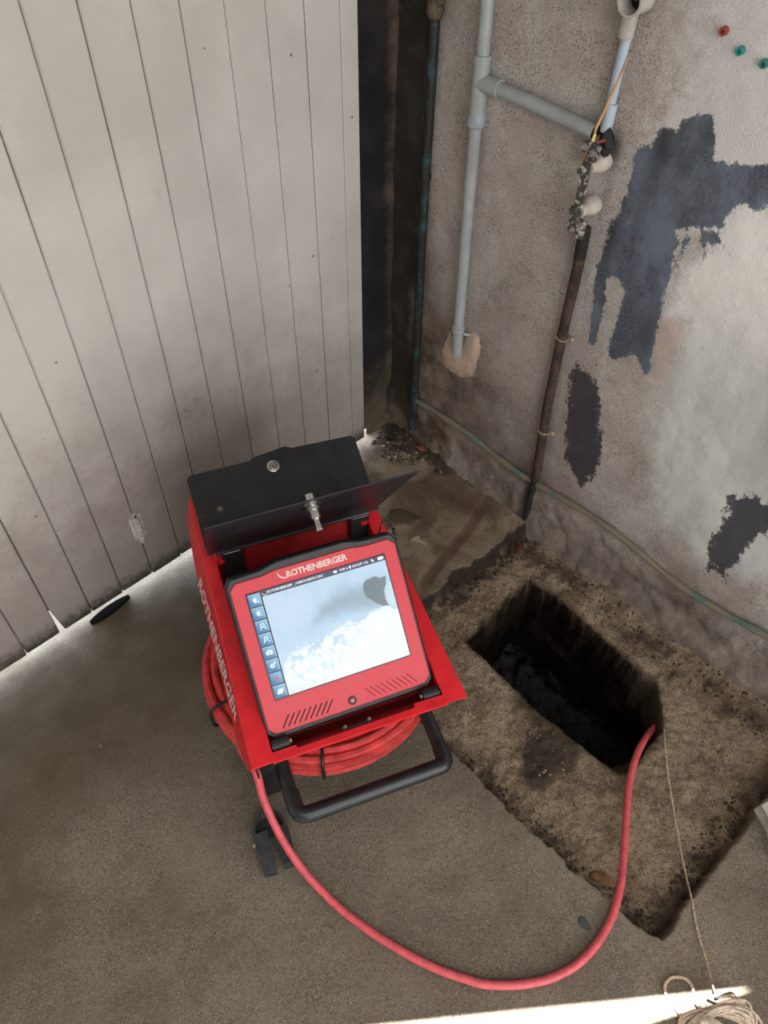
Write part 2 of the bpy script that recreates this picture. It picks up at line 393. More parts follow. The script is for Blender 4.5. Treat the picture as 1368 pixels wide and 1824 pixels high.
# ------------------------------------------------------------------ setting materials
def mat_floor():
    k = NT('concrete_floor'); p = k.pos()
    big = k.noise(p, 2.3, 5, .6); mid = k.noise(p, 11, 6, .65); fine = k.noise(p, 140, 4, .7)
    slab = k.mix(k.ramp(big, .35, .65), s2l((116, 105, 90)), s2l((140, 129, 113)))
    slab = k.mix(k.ramp(mid, .45, .75, 0, .45), slab, s2l((88, 79, 66)))
    slab = k.mix(k.ramp(k.noise(p, 3.1, 7, .75), .52, .62, 0, .30), slab, s2l((84, 76, 66)))
    slab = k.mix(k.ramp(k.noise(p, 5.3, 6, .7, .6), .58, .72, 0, .45), slab, s2l((150, 143, 133)))
    # exposed aggregate: small stones of several tones
    cells = k.voro(p, 260, 'F1', 'Color'); cd = k.voro(p, 260, 'F1', 'Distance')
    cv = k.sep(cells)[0]; cu = k.sep(cells)[1]
    sp_d = k.math('MULTIPLY', k.ramp(cv, .70, .78), k.ramp(cd, .42, .30))
    sp_l = k.math('MULTIPLY', k.ramp(cu, .76, .84), k.ramp(cd, .38, .26))
    slab = k.mix(k.math('MULTIPLY', sp_d, .62), slab, s2l((46, 40, 34)))
    slab = k.mix(k.math('MULTIPLY', sp_l, .55), slab, s2l((176, 164, 146)))
    slab = k.mix(k.ramp(fine, .3, .7, 0, .5), slab, k.mix(.5, slab, s2l((60, 54, 46))))
    gn = k.noise(p, 520, 3, .8)
    slab = k.mix(k.ramp(gn, .56, .42, 0, .55), slab, s2l((58, 50, 42)))
    slab = k.mix(k.ramp(gn, .58, .68, 0, .5), slab, s2l((178, 168, 152)))
    # green-brown damp dirt along the door and the left
    slab = k.mix(k.math('MULTIPLY', k.attr('dirt'), k.ramp(mid, .25, .65, .5, 1)), slab, s2l((82, 72, 56)))
    # smooth cement apron in the back corner
    back = k.mix(k.ramp(k.noise(p, 6, 6, .65, .8), .38, .62), s2l((88, 72, 57)), s2l((126, 113, 94)))
    back = k.mix(k.ramp(k.noise(p, 30, 5, .7), .5, .72, 0, .5), back, s2l((66, 54, 42)))
    col = k.mix(k.attr('back'), slab, back)
    # rusty brown groove
    col = k.mix(k.math('MULTIPLY', k.attr('groove'), k.ramp(mid, .3, .6, .35, .8)), col, s2l((78, 54, 42)))
    # pit: sandy mortar, mossy patches
    pn = k.noise(p, 13, 8, .75); pn2 = k.noise(p, 45, 6, .75)
    pit = k.mix(k.ramp(pn, .34, .58), s2l((116, 98, 79)), s2l((168, 148, 123)))
    pit = k.mix(k.ramp(pn2, .50, .66, 0, .65), pit, s2l((78, 64, 47)))
    pit = k.mix(k.ramp(k.noise(p, 4.5, 5, .7), .54, .70, 0, .5), pit, s2l((86, 76, 52)))
    pit = k.mix(k.math('MULTIPLY', k.ramp(cv, .72, .78), k.ramp(cd, .45, .3)), pit, s2l((42, 33, 24)))
    pit = k.mix(k.math('MULTIPLY', k.ramp(cu, .80, .86), k.ramp(cd, .4, .28)), pit, s2l((168, 146, 116)))
    pit = k.mix(k.ramp(gn, .56, .44, 0, .6), pit, s2l((66, 53, 41)))
    pit = k.mix(k.ramp(gn, .57, .66, 0, .55), pit, s2l((184, 164, 138)))
    pit = k.mix(k.ramp(k.noise(p, 110, 5, .8), .52, .62, 0, .5), pit, s2l((74, 60, 46)))
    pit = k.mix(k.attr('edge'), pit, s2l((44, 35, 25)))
    we = k.ramp(k.math('ADD', k.attr('wet'), k.math('MULTIPLY', k.math('SUBTRACT', pn2, .5), .03)), -.006, .004)
    pit = k.mix(k.math('MULTIPLY', we, .78), pit, s2l((56, 43, 31)))
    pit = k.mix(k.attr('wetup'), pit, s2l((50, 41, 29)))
    pit = k.mix(k.attr('hole_shade'), pit, k.mix(k.ramp(pn, .4, .6), s2l((14, 11, 9)), s2l((34, 27, 21))))  # shade of the deep hole painted into the colour
    pm = k.ramp(k.attr('pit'), -.003, .003)
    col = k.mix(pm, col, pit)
    col = k.mix(k.ramp(k.attr('mud'), -.004, .01, 0, .8), col, s2l((62, 51, 40)))
    col = k.mix(k.ramp(k.attr('gravelsdf'), -.02, .02, 0, .85), col, s2l((46, 37, 28)))
    wb = k.ramp(k.math('ADD', k.attr('white'), k.math('MULTIPLY', k.math('SUBTRACT', pn2, .5), .01)), -.001, .001)
    col = k.mix(k.math('MULTIPLY', wb, .8), col, s2l((168, 155, 132)))
    # spilled pale crumbs on the slab
    col = k.mix(k.math('MULTIPLY', k.ramp(k.noise(p, 90, 3, .6), .69, .74), k.math('MULTIPLY', k.ramp(k.noise(p, 6, 3, .5), .55, .62, 0, .7), k.math('SUBTRACT', 1.0, pm))), col, s2l((190, 182, 168)))
    b1 = k.bump(k.math('ADD', k.math('MULTIPLY', k.ramp(cd, .1, .6), -.4), k.math('MULTIPLY', fine, 1.0)), .55, .0016)
    b2 = k.bump(k.math('MULTIPLY', k.noise(p, 60, 6, .75), k.ramp(k.attr('pit'), -.003, .003, .2, 1.0)), .9, .006, b1)
    rough = k.mix(we, (0.88, .88, .88, 1), (.42, .42, .42, 1))
    m = k.out(col, rough, b2)
    k.put(k.b.inputs['Specular IOR Level'], k.ramp(k.attr('hole_shade'), 0, 1, .3, .02))
    return m

def mat_wall():
    k = NT('rough_rendered_wall'); p = k.pos()
    big = k.noise(p, 2.6, 5, .6); mid = k.noise(p, 9, 6, .65); fine = k.noise(p, 330, 5, .85); fine2 = k.noise(p, 420, 3, .7)
    col = k.mix(k.ramp(mid, .35, .65), s2l((184, 175, 166)), s2l((206, 199, 191)))
    col = k.mix(k.ramp(k.noise(p, 5, 4, .5), .5, .7, 0, .6), col, s2l((196, 178, 166)))
    col = k.mix(k.ramp(fine, .38, .52, .65, 0), col, s2l((122, 108, 95)))
    col = k.mix(k.ramp(k.noise(p, 3.3, 6, .7), .50, .66, 0, .35), col, s2l((164, 160, 156)))
    gr = k.sep(k.voro(p, 300, 'F1', 'Color')); gd = k.voro(p, 300, 'F1', 'Distance')
    col = k.mix(k.math('MULTIPLY', k.ramp(gr[0], .62, .72, 0, .65), k.ramp(gd, .5, .3)), col, s2l((96, 80, 66)))
    col = k.mix(k.math('MULTIPLY', k.ramp(gr[1], .78, .86, 0, .5), k.ramp(gd, .5, .3)), col, s2l((226, 220, 212)))
    col = k.mix(k.math('MULTIPLY', k.ramp(fine2, .60, .72, 0, .75), k.attr('speck')), col, s2l((92, 68, 48)))
    # paler wall towards the upper right
    wf = k.ramp(k.math('ADD', k.attr('upper_pale'), k.math('MULTIPLY', k.math('SUBTRACT', k.noise(p, 12, 8, .85), .5), 2.2)), .05, .95)
    col = k.mix(k.math('MULTIPLY', wf, .9), col, s2l((236, 234, 229)))
    # smooth grey-green paint
    sm = k.ramp(k.math('ADD', k.attr('smooth'), k.math('MULTIPLY', k.math('SUBTRACT', k.noise(p, 16, 7, .75), .5), .12)), -.03, .03)
    smc = k.mix(k.ramp(k.noise(k.mapping(p, (1, 3, .8)), 4, 4, .6), .35, .65), s2l((178, 178, 173)), s2l((198, 198, 191)))
    smc = k.mix(k.ramp(k.noise(p, 3.2, 3, .5), .58, .68, 0, .4), smc, s2l((190, 191, 166)))
    smc = k.mix(k.ramp(k.noise(p, 14, 6, .75), .62, .72, 0, .5), smc, s2l((142, 136, 118)))
    smc = k.mix(k.ramp(k.attr('upgrey'), 0, 1, 0, .75), smc, s2l((232, 230, 224)))
    col = k.mix(sm, col, smc)
    pk = k.ramp(k.math('ADD', k.attr('pink'), k.math('MULTIPLY', k.math('SUBTRACT', mid, .5), .02)), -.002, .003)
    col = k.mix(k.math('MULTIPLY', pk, .8), col, s2l((204, 184, 172)))
    # blue-grey paint patches, worn at the rims
    wk = k.ramp(k.attr('black'), 0, 1, 1.0, 2.0)
    wear = k.math('ADD', k.math('MULTIPLY', k.math('SUBTRACT', k.noise(p, 55, 8, .8), .5), .040), k.math('MULTIPLY', k.math('SUBTRACT', k.noise(p, 260, 4, .8), .5), .014))
    wear = k.math('MULTIPLY', wear, wk)
    drips = k.math('MULTIPLY', k.math('SUBTRACT', k.noise(k.mapping(p, (60, 60, 9)), 1.0, 5, .7), .5), k.ramp(k.attr('black'), 0, 1, .012, .05))
    wear = k.math('ADD', wear, drips)
    pf = k.ramp(k.math('ADD', k.attr('patch'), wear), -.0012, .0012)
    blue = k.mix(k.ramp(k.noise(k.mapping(p, (8, 8, 5)), 1.3, 6, .7), .36, .64), s2l((52, 58, 74)), s2l((108, 122, 138)))
    blue = k.mix(k.ramp(fine, .42, .62, 0, .45), blue, s2l((132, 142, 150)))
    blue = k.mix(k.attr('darkblue'), blue, s2l((44, 48, 56)))
    blk = k.mix(k.ramp(fine, .45, .7, 0, .5), s2l((50, 49, 54)), s2l((92, 92, 96)))
    pc = k.mix(k.attr('black'), blue, blk)
    col = k.mix(k.math('MULTIPLY', pf, .95), col, pc)
    sf = k.ramp(k.math('ADD', k.attr('scuff'), k.math('MULTIPLY', k.math('SUBTRACT', k.noise(p, 70, 6, .8), .5), 1.3)), .85, .95)
    col = k.mix(sf, col, s2l((196, 192, 186)))
    # fresh pink plaster round the pipe end
    pl = k.ramp(k.math('ADD', k.attr('plaster'), k.math('MULTIPLY', k.math('SUBTRACT', k.noise(p, 60, 5, .7), .5), .02)), -.001, .001)
    col = k.mix(pl, col, k.mix(k.ramp(mid, .4, .6), s2l((214, 186, 164)), s2l((190, 164, 142))))
    # grime of the damp corner and the foot of the wall
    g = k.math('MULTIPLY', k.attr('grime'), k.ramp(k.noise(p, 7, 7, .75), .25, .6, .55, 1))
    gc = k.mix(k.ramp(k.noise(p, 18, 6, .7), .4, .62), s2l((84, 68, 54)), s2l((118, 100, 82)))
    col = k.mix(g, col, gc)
    col = k.mix(k.ramp(k.attr('dark_zones'), 0, 1, 0, .95), col, k.mix(k.ramp(k.noise(p, 16, 6, .7), .4, .7), s2l((36, 32, 28)), s2l((66, 58, 48))))
    sp = k.voro(p, 26, 'F1', 'Distance'); spc = k.sep(k.voro(p, 26, 'F1', 'Color'))[0]
    col = k.mix(k.math('MULTIPLY', k.ramp(sp, .10, .05), k.ramp(spc, .82, .86, 0, .8)), col, s2l((70, 58, 48)))
    smooth_amt = k.math('SUBTRACT', 1.0, k.math('MULTIPLY', sm, .7))
    col = k.mix(pl, col, k.mix(k.ramp(mid, .4, .6), s2l((214, 188, 168)), s2l((186, 160, 140))))
    b1 = k.bump(k.math('MULTIPLY', k.math('SUBTRACT', fine, k.math('MULTIPLY', gd, .35)), smooth_amt), .9, .0034)
    b2 = k.bump(k.noise(p, 45, 6, .7), .5, .004, b1)
    b3 = k.bump(k.math('MULTIPLY', pf, 1.0), .4, .0012, b2)
    return k.out(col, .82, b3, spec=.35)

def mat_pier():
    k = NT('near_black_render'); p = k.pos(); z = k.sep(p)[2]; x = k.sep(p)[0]  # near-black render, browner towards the corner and the foot
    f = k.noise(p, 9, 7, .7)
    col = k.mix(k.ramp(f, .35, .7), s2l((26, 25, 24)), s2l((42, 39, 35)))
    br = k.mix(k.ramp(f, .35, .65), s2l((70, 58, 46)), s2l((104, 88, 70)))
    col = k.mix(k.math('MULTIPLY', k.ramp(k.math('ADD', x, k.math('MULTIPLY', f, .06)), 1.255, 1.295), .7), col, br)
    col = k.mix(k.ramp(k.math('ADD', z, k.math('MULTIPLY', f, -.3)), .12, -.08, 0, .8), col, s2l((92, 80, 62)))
    return k.out(col, .9, k.bump(k.noise(p, 120, 5, .7), .8, .004), spec=.2)

def mat_board():
    k = NT('painted_door_board'); p = k.pos(); z = k.sep(p)[2]
    f = k.noise(p, 3.5, 5, .6); g = k.noise(k.mapping(p, (9, 9, 1.2)), 6, 6, .7); h = k.noise(p, 60, 5, .7)
    col = k.mix(k.ramp(f, .35, .65), s2l((172, 166, 159)), s2l((186, 180, 173)))
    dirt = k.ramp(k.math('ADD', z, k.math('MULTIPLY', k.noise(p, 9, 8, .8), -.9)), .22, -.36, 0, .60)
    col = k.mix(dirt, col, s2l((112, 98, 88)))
    col = k.mix(k.ramp(g, .60, .80, 0, .22), col, s2l((150, 138, 128)))
    sp = k.voro(p, 15, 'F1', 'Distance'); spc = k.sep(k.voro(p, 15, 'F1', 'Color'))[0]
    col = k.mix(k.math('MULTIPLY', k.ramp(sp, .055, .03), k.ramp(spc, .45, .5, 0, .85)), col, s2l((70, 54, 44)))
    col = k.mix(k.math('MULTIPLY', k.ramp(k.noise(p, 17, 8, .85), .56, .68, 0, .6), k.ramp(z, .8, .1, .25, 1)), col, s2l((112, 96, 86)))
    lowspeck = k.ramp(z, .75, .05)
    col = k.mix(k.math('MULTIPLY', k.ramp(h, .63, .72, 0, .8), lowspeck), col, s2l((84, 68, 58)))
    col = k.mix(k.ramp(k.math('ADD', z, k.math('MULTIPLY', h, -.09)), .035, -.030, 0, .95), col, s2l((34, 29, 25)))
    return k.out(col, .52, k.bump(k.math('ADD', k.math('MULTIPLY', g, .6), k.math('MULTIPLY', h, .3)), .14, .0012), spec=.4)

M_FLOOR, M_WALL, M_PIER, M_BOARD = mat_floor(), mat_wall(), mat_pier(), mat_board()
M_DARKWOOD = simple('dark_weathered_wood', (52, 42, 34), .9, var=.2)
M_CEIL = simple('ceiling_sheet', (140, 134, 126), .9)
M_PLAINWALL = simple('plain_plaster', (150, 142, 132), .9)

# ------------------------------------------------------------------ floor with sunken pit and drain hole
def axis(segs):
    out = []
    for a, b, st in segs:
        n = max(1, int(round((b - a) / st))); out += list(np.linspace(a, b, n, endpoint=False))
    return np.array(out + [segs[-1][1]])
gx = axis([(-1.7, -.32, .06), (-.32, .60, .005), (.60, 1.275, .0032), (1.275, 1.5, .05)])
gy = axis([(-4.0, -.5, .25), (-.5, -.3, .02), (-.3, .80, .0034), (.80, 1.30, .005), (1.30, 4.5, .2)])
X, Y = np.meshgrid(gx, gy, indexing='ij')
pit_poly = pit_near + pit_right[1:] + [(1.32, -.0855), (1.32, .722)] + pit_back[::-1] + [(.632, .745)]
wob = fbm(X, Y, 16, 4, 1) * .010 + fbm(X, Y, 70, 3, 2) * .004
back_w = sstep(.60, .72, Y) * sstep(.7, .85, X)
s_pit = sdf(X, Y, pit_poly) + wob * (1 + .9 * back_w)
s_rim = sdf(X, Y, hole_rim) + fbm(X, Y, 60, 3, 3) * .004
s_in = sdf(X, Y, hole_in) + fbm(X, Y, 60, 3, 3) * .004
Z = fbm(X, Y, 3, 3, 4) * .004 + fbm(X, Y, 40, 3, 5) * .0009
Z = Z * sstep(1.35, 1.2, Y)
in_pit = sstep(-.002, .005 + .012 * back_w, s_pit)
pitz = -.040 + fbm(X, Y, 11, 4, 6) * .008 + fbm(X, Y, 55, 4, 7, .6) * .0045
edge_rough = sstep(.07, .0, s_pit) * in_pit
pitz = pitz + edge_rough * (fbm(X, Y, 45, 3, 8) * .014 - .006)
pitz = pitz + sstep(1.13, 1.25, X + fbm(X, Y, 9, 3, 9) * .05) * .028
Z = Z * (1 - in_pit) + pitz * in_pit
fillet = sstep(1.17, 1.26, X + fbm(X, Y, 14, 3, 10) * .02) * (1 - in_pit) * sstep(.6, .75, Y); Z = Z + fillet * .022
s_gr = sdf(X, Y, gravel); Z = Z + sstep(-.02, .05, s_gr) * (.016 + fbm(X, Y, 60, 3, 11) * .008)
s_mud = sdf(X, Y, mud); Z = Z + sstep(-.004, .012, s_mud + fbm(X, Y, 60, 2, 12) * .008) * .010
gdist = np.abs((Y - .80) - (X - 1.0) * .20 + fbm(X, Y, 10, 2, 20) * .01)
groove = sstep(.022, .006, gdist) * sstep(.88, .92, X) * sstep(1.24, 1.18, X); Z = Z - groove * .003
ratio = np.clip(s_rim / np.maximum(s_rim - s_in, 1e-4), 0, 1)
slope = np.where(s_rim > 0, np.where(s_in > 0, 1.0, ratio), 0.0)
Z = Z - slope * .075 * np.where(s_rim - s_in > .006, 1, sstep(0, .004, s_rim))
Z = Z - sstep(0, .007, s_in) * .10
cell_in = s_in[:-1, :-1] > .010
keep = ~(cell_in & (s_in[1:, 1:] > .010))
dirt = sstep(.62, 1.22, Y + fbm(X, Y, 5, 4, 13) * .5) * sstep(.95, .3, X + fbm(X, Y, 5, 3, 14) * .3) * .9
hedge = sstep(-.018, .0, s_rim + fbm(X, Y, 40, 3, 15) * .012) * .6
edge_a = np.clip(sstep(.020, .0, np.abs(s_pit - .002)) * back_w * 1.0 + edge_rough * sstep(-.25, .3, fbm(X, Y, 28, 3, 16) + .18) * .85 + hedge + .7 * sstep(1.12, 1.17, X) * sstep(1.235, 1.19, X) * sstep(-.3, .3, fbm(X, Y, 20, 4, 17)) * in_pit, 0, 1)  # crevice shade of the back edge and wall foot painted into the colour
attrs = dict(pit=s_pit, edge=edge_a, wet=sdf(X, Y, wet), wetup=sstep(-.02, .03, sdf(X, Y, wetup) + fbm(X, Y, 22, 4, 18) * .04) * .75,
             back=sstep(.70, .76, Y) * sstep(.72, .84, X), mud=s_mud + fbm(X, Y, 60, 2, 12) * .008, gravelsdf=s_gr + fbm(X, Y, 25, 3, 19) * .03,
             hole_shade=sstep(-.006, .0015, s_rim) * (.35 + .65 * sstep(-.025, .001, s_in)) * (.62 + .38 * sstep(-.25, .1, fbm(X, Y, 9, 3, 70) + .9 * (Z < -.14) + .25 * (X < .95))), white=sdf(X, Y, whitebit), dirt=dirt, groove=groove)
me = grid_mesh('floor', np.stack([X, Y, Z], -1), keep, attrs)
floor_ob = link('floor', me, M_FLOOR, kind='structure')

def floor_z(x, y):
    i = min(max(np.searchsorted(gx, x) - 1, 0), len(gx) - 2); j = min(max(np.searchsorted(gy, y) - 1, 0), len(gy) - 2)
    return float(Z[i, j])

# drain chamber below the hole
k = NT('wet_shaded_mortar'); p = k.pos()
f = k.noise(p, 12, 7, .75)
M_CHAMBER = k.out(k.mix(k.ramp(f, .38, .62), s2l((9, 7, 6)), s2l((36, 28, 21))), k.ramp(f, .4, .6, .45, .9), k.bump(k.noise(p, 50, 6, .75), .9, .008), spec=.06)  # wet mortar, taken near black to paint in the shade of the hole
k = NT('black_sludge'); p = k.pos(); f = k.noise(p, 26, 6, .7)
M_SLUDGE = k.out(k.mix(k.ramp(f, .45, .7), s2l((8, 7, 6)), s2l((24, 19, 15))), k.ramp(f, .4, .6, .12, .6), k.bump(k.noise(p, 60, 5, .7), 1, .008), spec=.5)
cen = np.mean(np.array(hole_in), 0); ring = []
hp = hole_in
for i in range(len(hp)):
    a, b = np.array(hp[i]), np.array(hp[(i + 1) % len(hp)]); n = max(1, int(np.linalg.norm(b - a) / .012))
    for t in range(n): ring.append(a + (b - a) * t / n)
ring = np.array(ring); out_dir = (ring - cen) / np.linalg.norm(ring - cen, axis=1)[:, None]
zs = np.linspace(-.095, -.50, 34); P = np.zeros((len(ring) + 1, len(zs), 3)); s_arc = np.arange(len(ring) + 1)
for j, z in enumerate(zs):
    d = .006 + fbm(s_arc * .012, np.full(len(s_arc), z), 14, 4, 30) * .018 + (.004 * j / 34)
    d[-1] = d[0]; rr = np.vstack([ring, ring[:1]]); oo = np.vstack([out_dir, out_dir[:1]])
    P[:, j, :2] = rr + oo * np.maximum(d, .003)[:, None]; P[:, j, 2] = z
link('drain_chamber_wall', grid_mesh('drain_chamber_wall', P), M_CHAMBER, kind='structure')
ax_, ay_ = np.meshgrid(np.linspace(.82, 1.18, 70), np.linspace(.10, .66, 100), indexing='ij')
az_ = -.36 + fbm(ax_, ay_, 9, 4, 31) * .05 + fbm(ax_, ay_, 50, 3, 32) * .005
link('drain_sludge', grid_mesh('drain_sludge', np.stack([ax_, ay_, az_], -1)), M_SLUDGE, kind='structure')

# ------------------------------------------------------------------ right wall
wy = axis([(-4.0, -.5, .5), (-.5, 1.275, .0038), (1.275, 1.4, .05)])
wz = axis([(-.12, -.06, .02), (-.06, 1.30, .0038), (1.30, 2.5, .1)])
YY, ZZ = np.meshgrid(wy, wz, indexing='ij')
disp = fbm(YY, ZZ, 4, 4, 40) * .008 + fbm(YY, ZZ, 38, 3, 41) * .0016
foot = sstep(.155, .10, ZZ + fbm(YY, ZZ, 8, 3, 42) * .03)
disp = disp + foot * (.010 + fbm(YY, ZZ, 20, 4, 43) * .012) + sstep(.06, -.03, ZZ) * .018
disp = np.where(foot > 0, disp, disp)
disp = disp * sstep(-.8, -.4, YY)
spl = sdf(YY, ZZ, plaster); disp = disp + sstep(0, .02, spl) * .004
XX = 1.25 - np.clip(disp + .002, -.003, .05) + .003
all_a = np.maximum(sdf(YY, ZZ, patch_a), np.maximum(sdf(YY, ZZ, drip_a), sdf(YY, ZZ, drip_b)) - .004)
sb, sc_ = sdf(YY, ZZ, patch_b), sdf(YY, ZZ, patch_c)
patch = np.maximum(all_a, np.maximum(sb, sc_))
blob = lambda cy, cz, ry, rz, a=0: np.exp(-(((YY - cy) * math.cos(a) + (ZZ - cz) * math.sin(a)) / ry) ** 2 - ((-(YY - cy) * math.sin(a) + (ZZ - cz) * math.cos(a)) / rz) ** 2)
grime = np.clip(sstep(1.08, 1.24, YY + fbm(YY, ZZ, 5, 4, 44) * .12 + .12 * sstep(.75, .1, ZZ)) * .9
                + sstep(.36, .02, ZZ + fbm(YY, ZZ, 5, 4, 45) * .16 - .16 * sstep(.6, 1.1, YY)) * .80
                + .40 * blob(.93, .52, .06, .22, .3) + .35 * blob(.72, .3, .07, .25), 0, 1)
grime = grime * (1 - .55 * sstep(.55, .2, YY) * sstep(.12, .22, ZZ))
dark_zones = sstep(1.150, 1.195, YY + fbm(YY, ZZ, 6, 4, 46) * .05) * sstep(-.05, .20, ZZ) * .97 + .7 * np.exp(-((YY - .745) / .014) ** 2) * sstep(.16, .10, ZZ) + .8 * blob(.722, .985, .02, .035) + .4 * blob(.715, .90, .014, .05)  # near-black along the corner, by the black pipe and the earthing link
ww = sstep(.80, .45, YY) * sstep(.72, 1.10, ZZ + fbm(YY, ZZ, 4, 3, 47) * .3) * .9 + .25 * sstep(.7, .55, YY) * sstep(.3, .6, ZZ)
scuff = .62 * blob(.60, .925, .045, .008, -.25) + .62 * blob(.655, .875, .05, .007) + .55 * blob(.57, .775, .04, .012, .2) + .55 * blob(.665, .82, .03, .05) + .5 * blob(.53, .89, .06, .016)
attrs = dict(patch=patch, black=(np.maximum(sb, sc_) > all_a).astype(float), smooth=sdf(YY, ZZ, smooth), pink=sdf(YY, ZZ, pink),
             plaster=spl, grime=grime, dark_zones=np.clip(dark_zones, 0, 1), upper_pale=ww, scuff=scuff,
             darkblue=np.clip(.95 * blob(.632, 1.02, .022, .05, .1) + .6 * blob(.56, 1.06, .02, .02) + .7 * blob(.56, .68, .025, .07) + .8 * blob(.69, .85, .02, .12), 0, 1),
             upgrey=sstep(.55, .95, ZZ), speck=np.clip(.35 + sstep(.6, .9, YY) * .65, 0, 1))
link('wall_right', grid_mesh('wall_right', np.stack([XX, YY, ZZ], -1), None, attrs, flip=True), M_WALL, kind='structure')

# dark pier between the door and the corner, with the daylight chink at its foot
mb = MB(); mb.box((1.25, 1.45, 1.27), (.20, .30, 2.50)); mb.box((1.25 + .0125, 1.45, -.02), (.20 - .003, .30, .12))
pier = MB()
px_ = axis([(1.11, 1.30, .006)]); pz_ = axis([(.0, 1.3, .008), (1.3, 2.5, .2)])
XP, ZP = np.meshgrid(px_, pz_, indexing='ij')
YP = 1.272 - np.maximum(0, fbm(XP, ZP, 9, 4, 50) * .012 + .004) - sstep(1.235, 1.27, XP) * .02
low = (XP[:-1, :-1] < 1.158) & (ZP[:-1, :-1] < .022)
link('wall_back', grid_mesh('wall_back', np.stack([XP, YP, ZP], -1), ~low, None), M_PIER, kind='structure')

# ceiling with an added wedge opening cut to shape the sun strip
off = -SUN_TRAVEL * (2.5 / -SUN_TRAVEL.z)
U1, U0, L0, L1 = (.682, -.2345), (-.15, .436), (-.15, .240), (.662, -.2245)
gap = [(a + off.x, b + off.y) for a, b in (U1, U0, L0, L1)]
rect = [(1.4, -2.45), (1.4, 1.3), (-1.75, 1.3), (-1.75, -2.45)]
rect = [(1.4, 3.4), (-1.75, 3.4), (-1.75, -2.45), (1.4, -2.45)]  # carried out past the door, added to keep sun off the ground
vs = [(a, b, 2.5) for a, b in rect] + [(a, b, 2.5) for a, b in gap]
me = bpy.data.meshes.new('ceiling'); me.from_pydata(vs, [], [(i, (i + 1) % 4, 4 + (i + 1) % 4, 4 + i) for i in range(4)]); me.update()
ce = link('ceiling', me, M_CEIL, kind='structure')
md = ce.modifiers.new('thickness', 'SOLIDIFY'); md.thickness = .004; md.offset = 1
mb = MB(); mb.box((-1.74, -.6, 1.2), (.06, 3.8, 2.6)); mb.build('wall_left', M_PLAINWALL, kind='structure', smooth=False)
mb = MB(); mb.box((-.2, 1.285, 2.33), (3.2, .06, .34)); mb.build('trim_1', M_PLAINWALL, kind='structure', smooth=False)

# ------------------------------------------------------------------ plank door: two leaves of upright boards
PITCH = .0838; DOOR_TOP = 2.17
def board_mesh(wd, skew=0.0):
    m = MB(); t = .026; ch = .0028; g = .0008; hw = wd / 2 - g
    prof = [(-hw, 0), (-hw, -t + ch), (-hw + ch, -t), (hw - ch, -t), (hw, -t + ch), (hw, 0)]
    zz = [0, .09, 1.0, DOOR_TOP - .016]
    vs = []
    for i, z in enumerate(zz):
        for (a, b) in prof:
            aa = a
            if a < 0 and i < 2: aa = a + skew * (1 - z / .09)
            vs.append((aa, b, z))
    n = len(prof); fs = [tuple(range(n))[::-1], tuple(range(3 * n, 4 * n))]
    for i in range(3):
        for q in range(n): fs.append((i * n + q, i * n + (q + 1) % n, (i + 1) * n + (q + 1) % n, (i + 1) * n + q))
    return m.add(vs, fs).mesh('board', False)
bm_std = board_mesh(PITCH); bm_end = board_mesh(.045); bm_skew = board_mesh(PITCH - .0005, .011)
for me_ in (bm_std, bm_end, bm_skew): me_.materials.append(M_BOARD)
leaf_r = empty('door_1', None, None, (0, 1.276, 0), kind='structure')
leaf_l = empty('door_2', None, None, (0, 1.276, 0), kind='structure')
x0 = 1.0965
ob = link('board', bm_end, parent=leaf_r); ob.location = (1.119, 0, .019)
for i in range(26):
    xc = x0 - PITCH * (i + .5); leaf = leaf_r if i < 11 else leaf_l
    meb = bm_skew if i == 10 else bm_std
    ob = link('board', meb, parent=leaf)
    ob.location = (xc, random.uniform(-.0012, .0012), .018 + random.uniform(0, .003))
for leaf, xa, xb in ((leaf_r, .177, 1.14), (leaf_l, -1.1, .172)):
    for zc in (.13, 1.0, 1.95):
        MB().box(((xa + xb) / 2, .016, zc), (xb - xa, .028, .11)).build('rail', M_DARKWOOD, leaf, smooth=False)
# painted-over hinge knuckle on the right leaf, at the fifth seam from the left
hg = MB(); xh = .4255
M_PAINTOLD = simple('thick_old_paint', (196, 190, 180), .55, var=.15, scale=80, bump=.4, dust=(84, 68, 56), dust_amt=.9)
hg.tube([(xh, -.032, .150), (xh, -.032, .170)], .0085, 12); hg.tube([(xh, -.032, .172), (xh, -.032, .203)], .0100, 12)
hg.tube([(xh, -.032, .206), (xh, -.032, .232)], .0095, 12); hg.tube([(xh, -.031, .234), (xh, -.031, .242)], .005, 10)
hg.box((xh, -.0275, .195), (.030, .004, .075))
hg.build('hinge', M_PAINTOLD, leaf_r)
MB().lathe([(.0001, .001), (.0035, .001), (.0035, 0)], frame((xh, -.0365, .238), (1, 0, 0), (0, 0, 1), (0, -1, 0)), 10).build('screw', simple('rusty_screw', (76, 50, 38), .8), leaf_r)
MB().box((.1745, .006, 1.1), (.030, .008, 2.04)).build('light_trap_batten', M_DARKWOOD, leaf_r, smooth=False)  # unseen batten added behind the leaf gap to block daylight

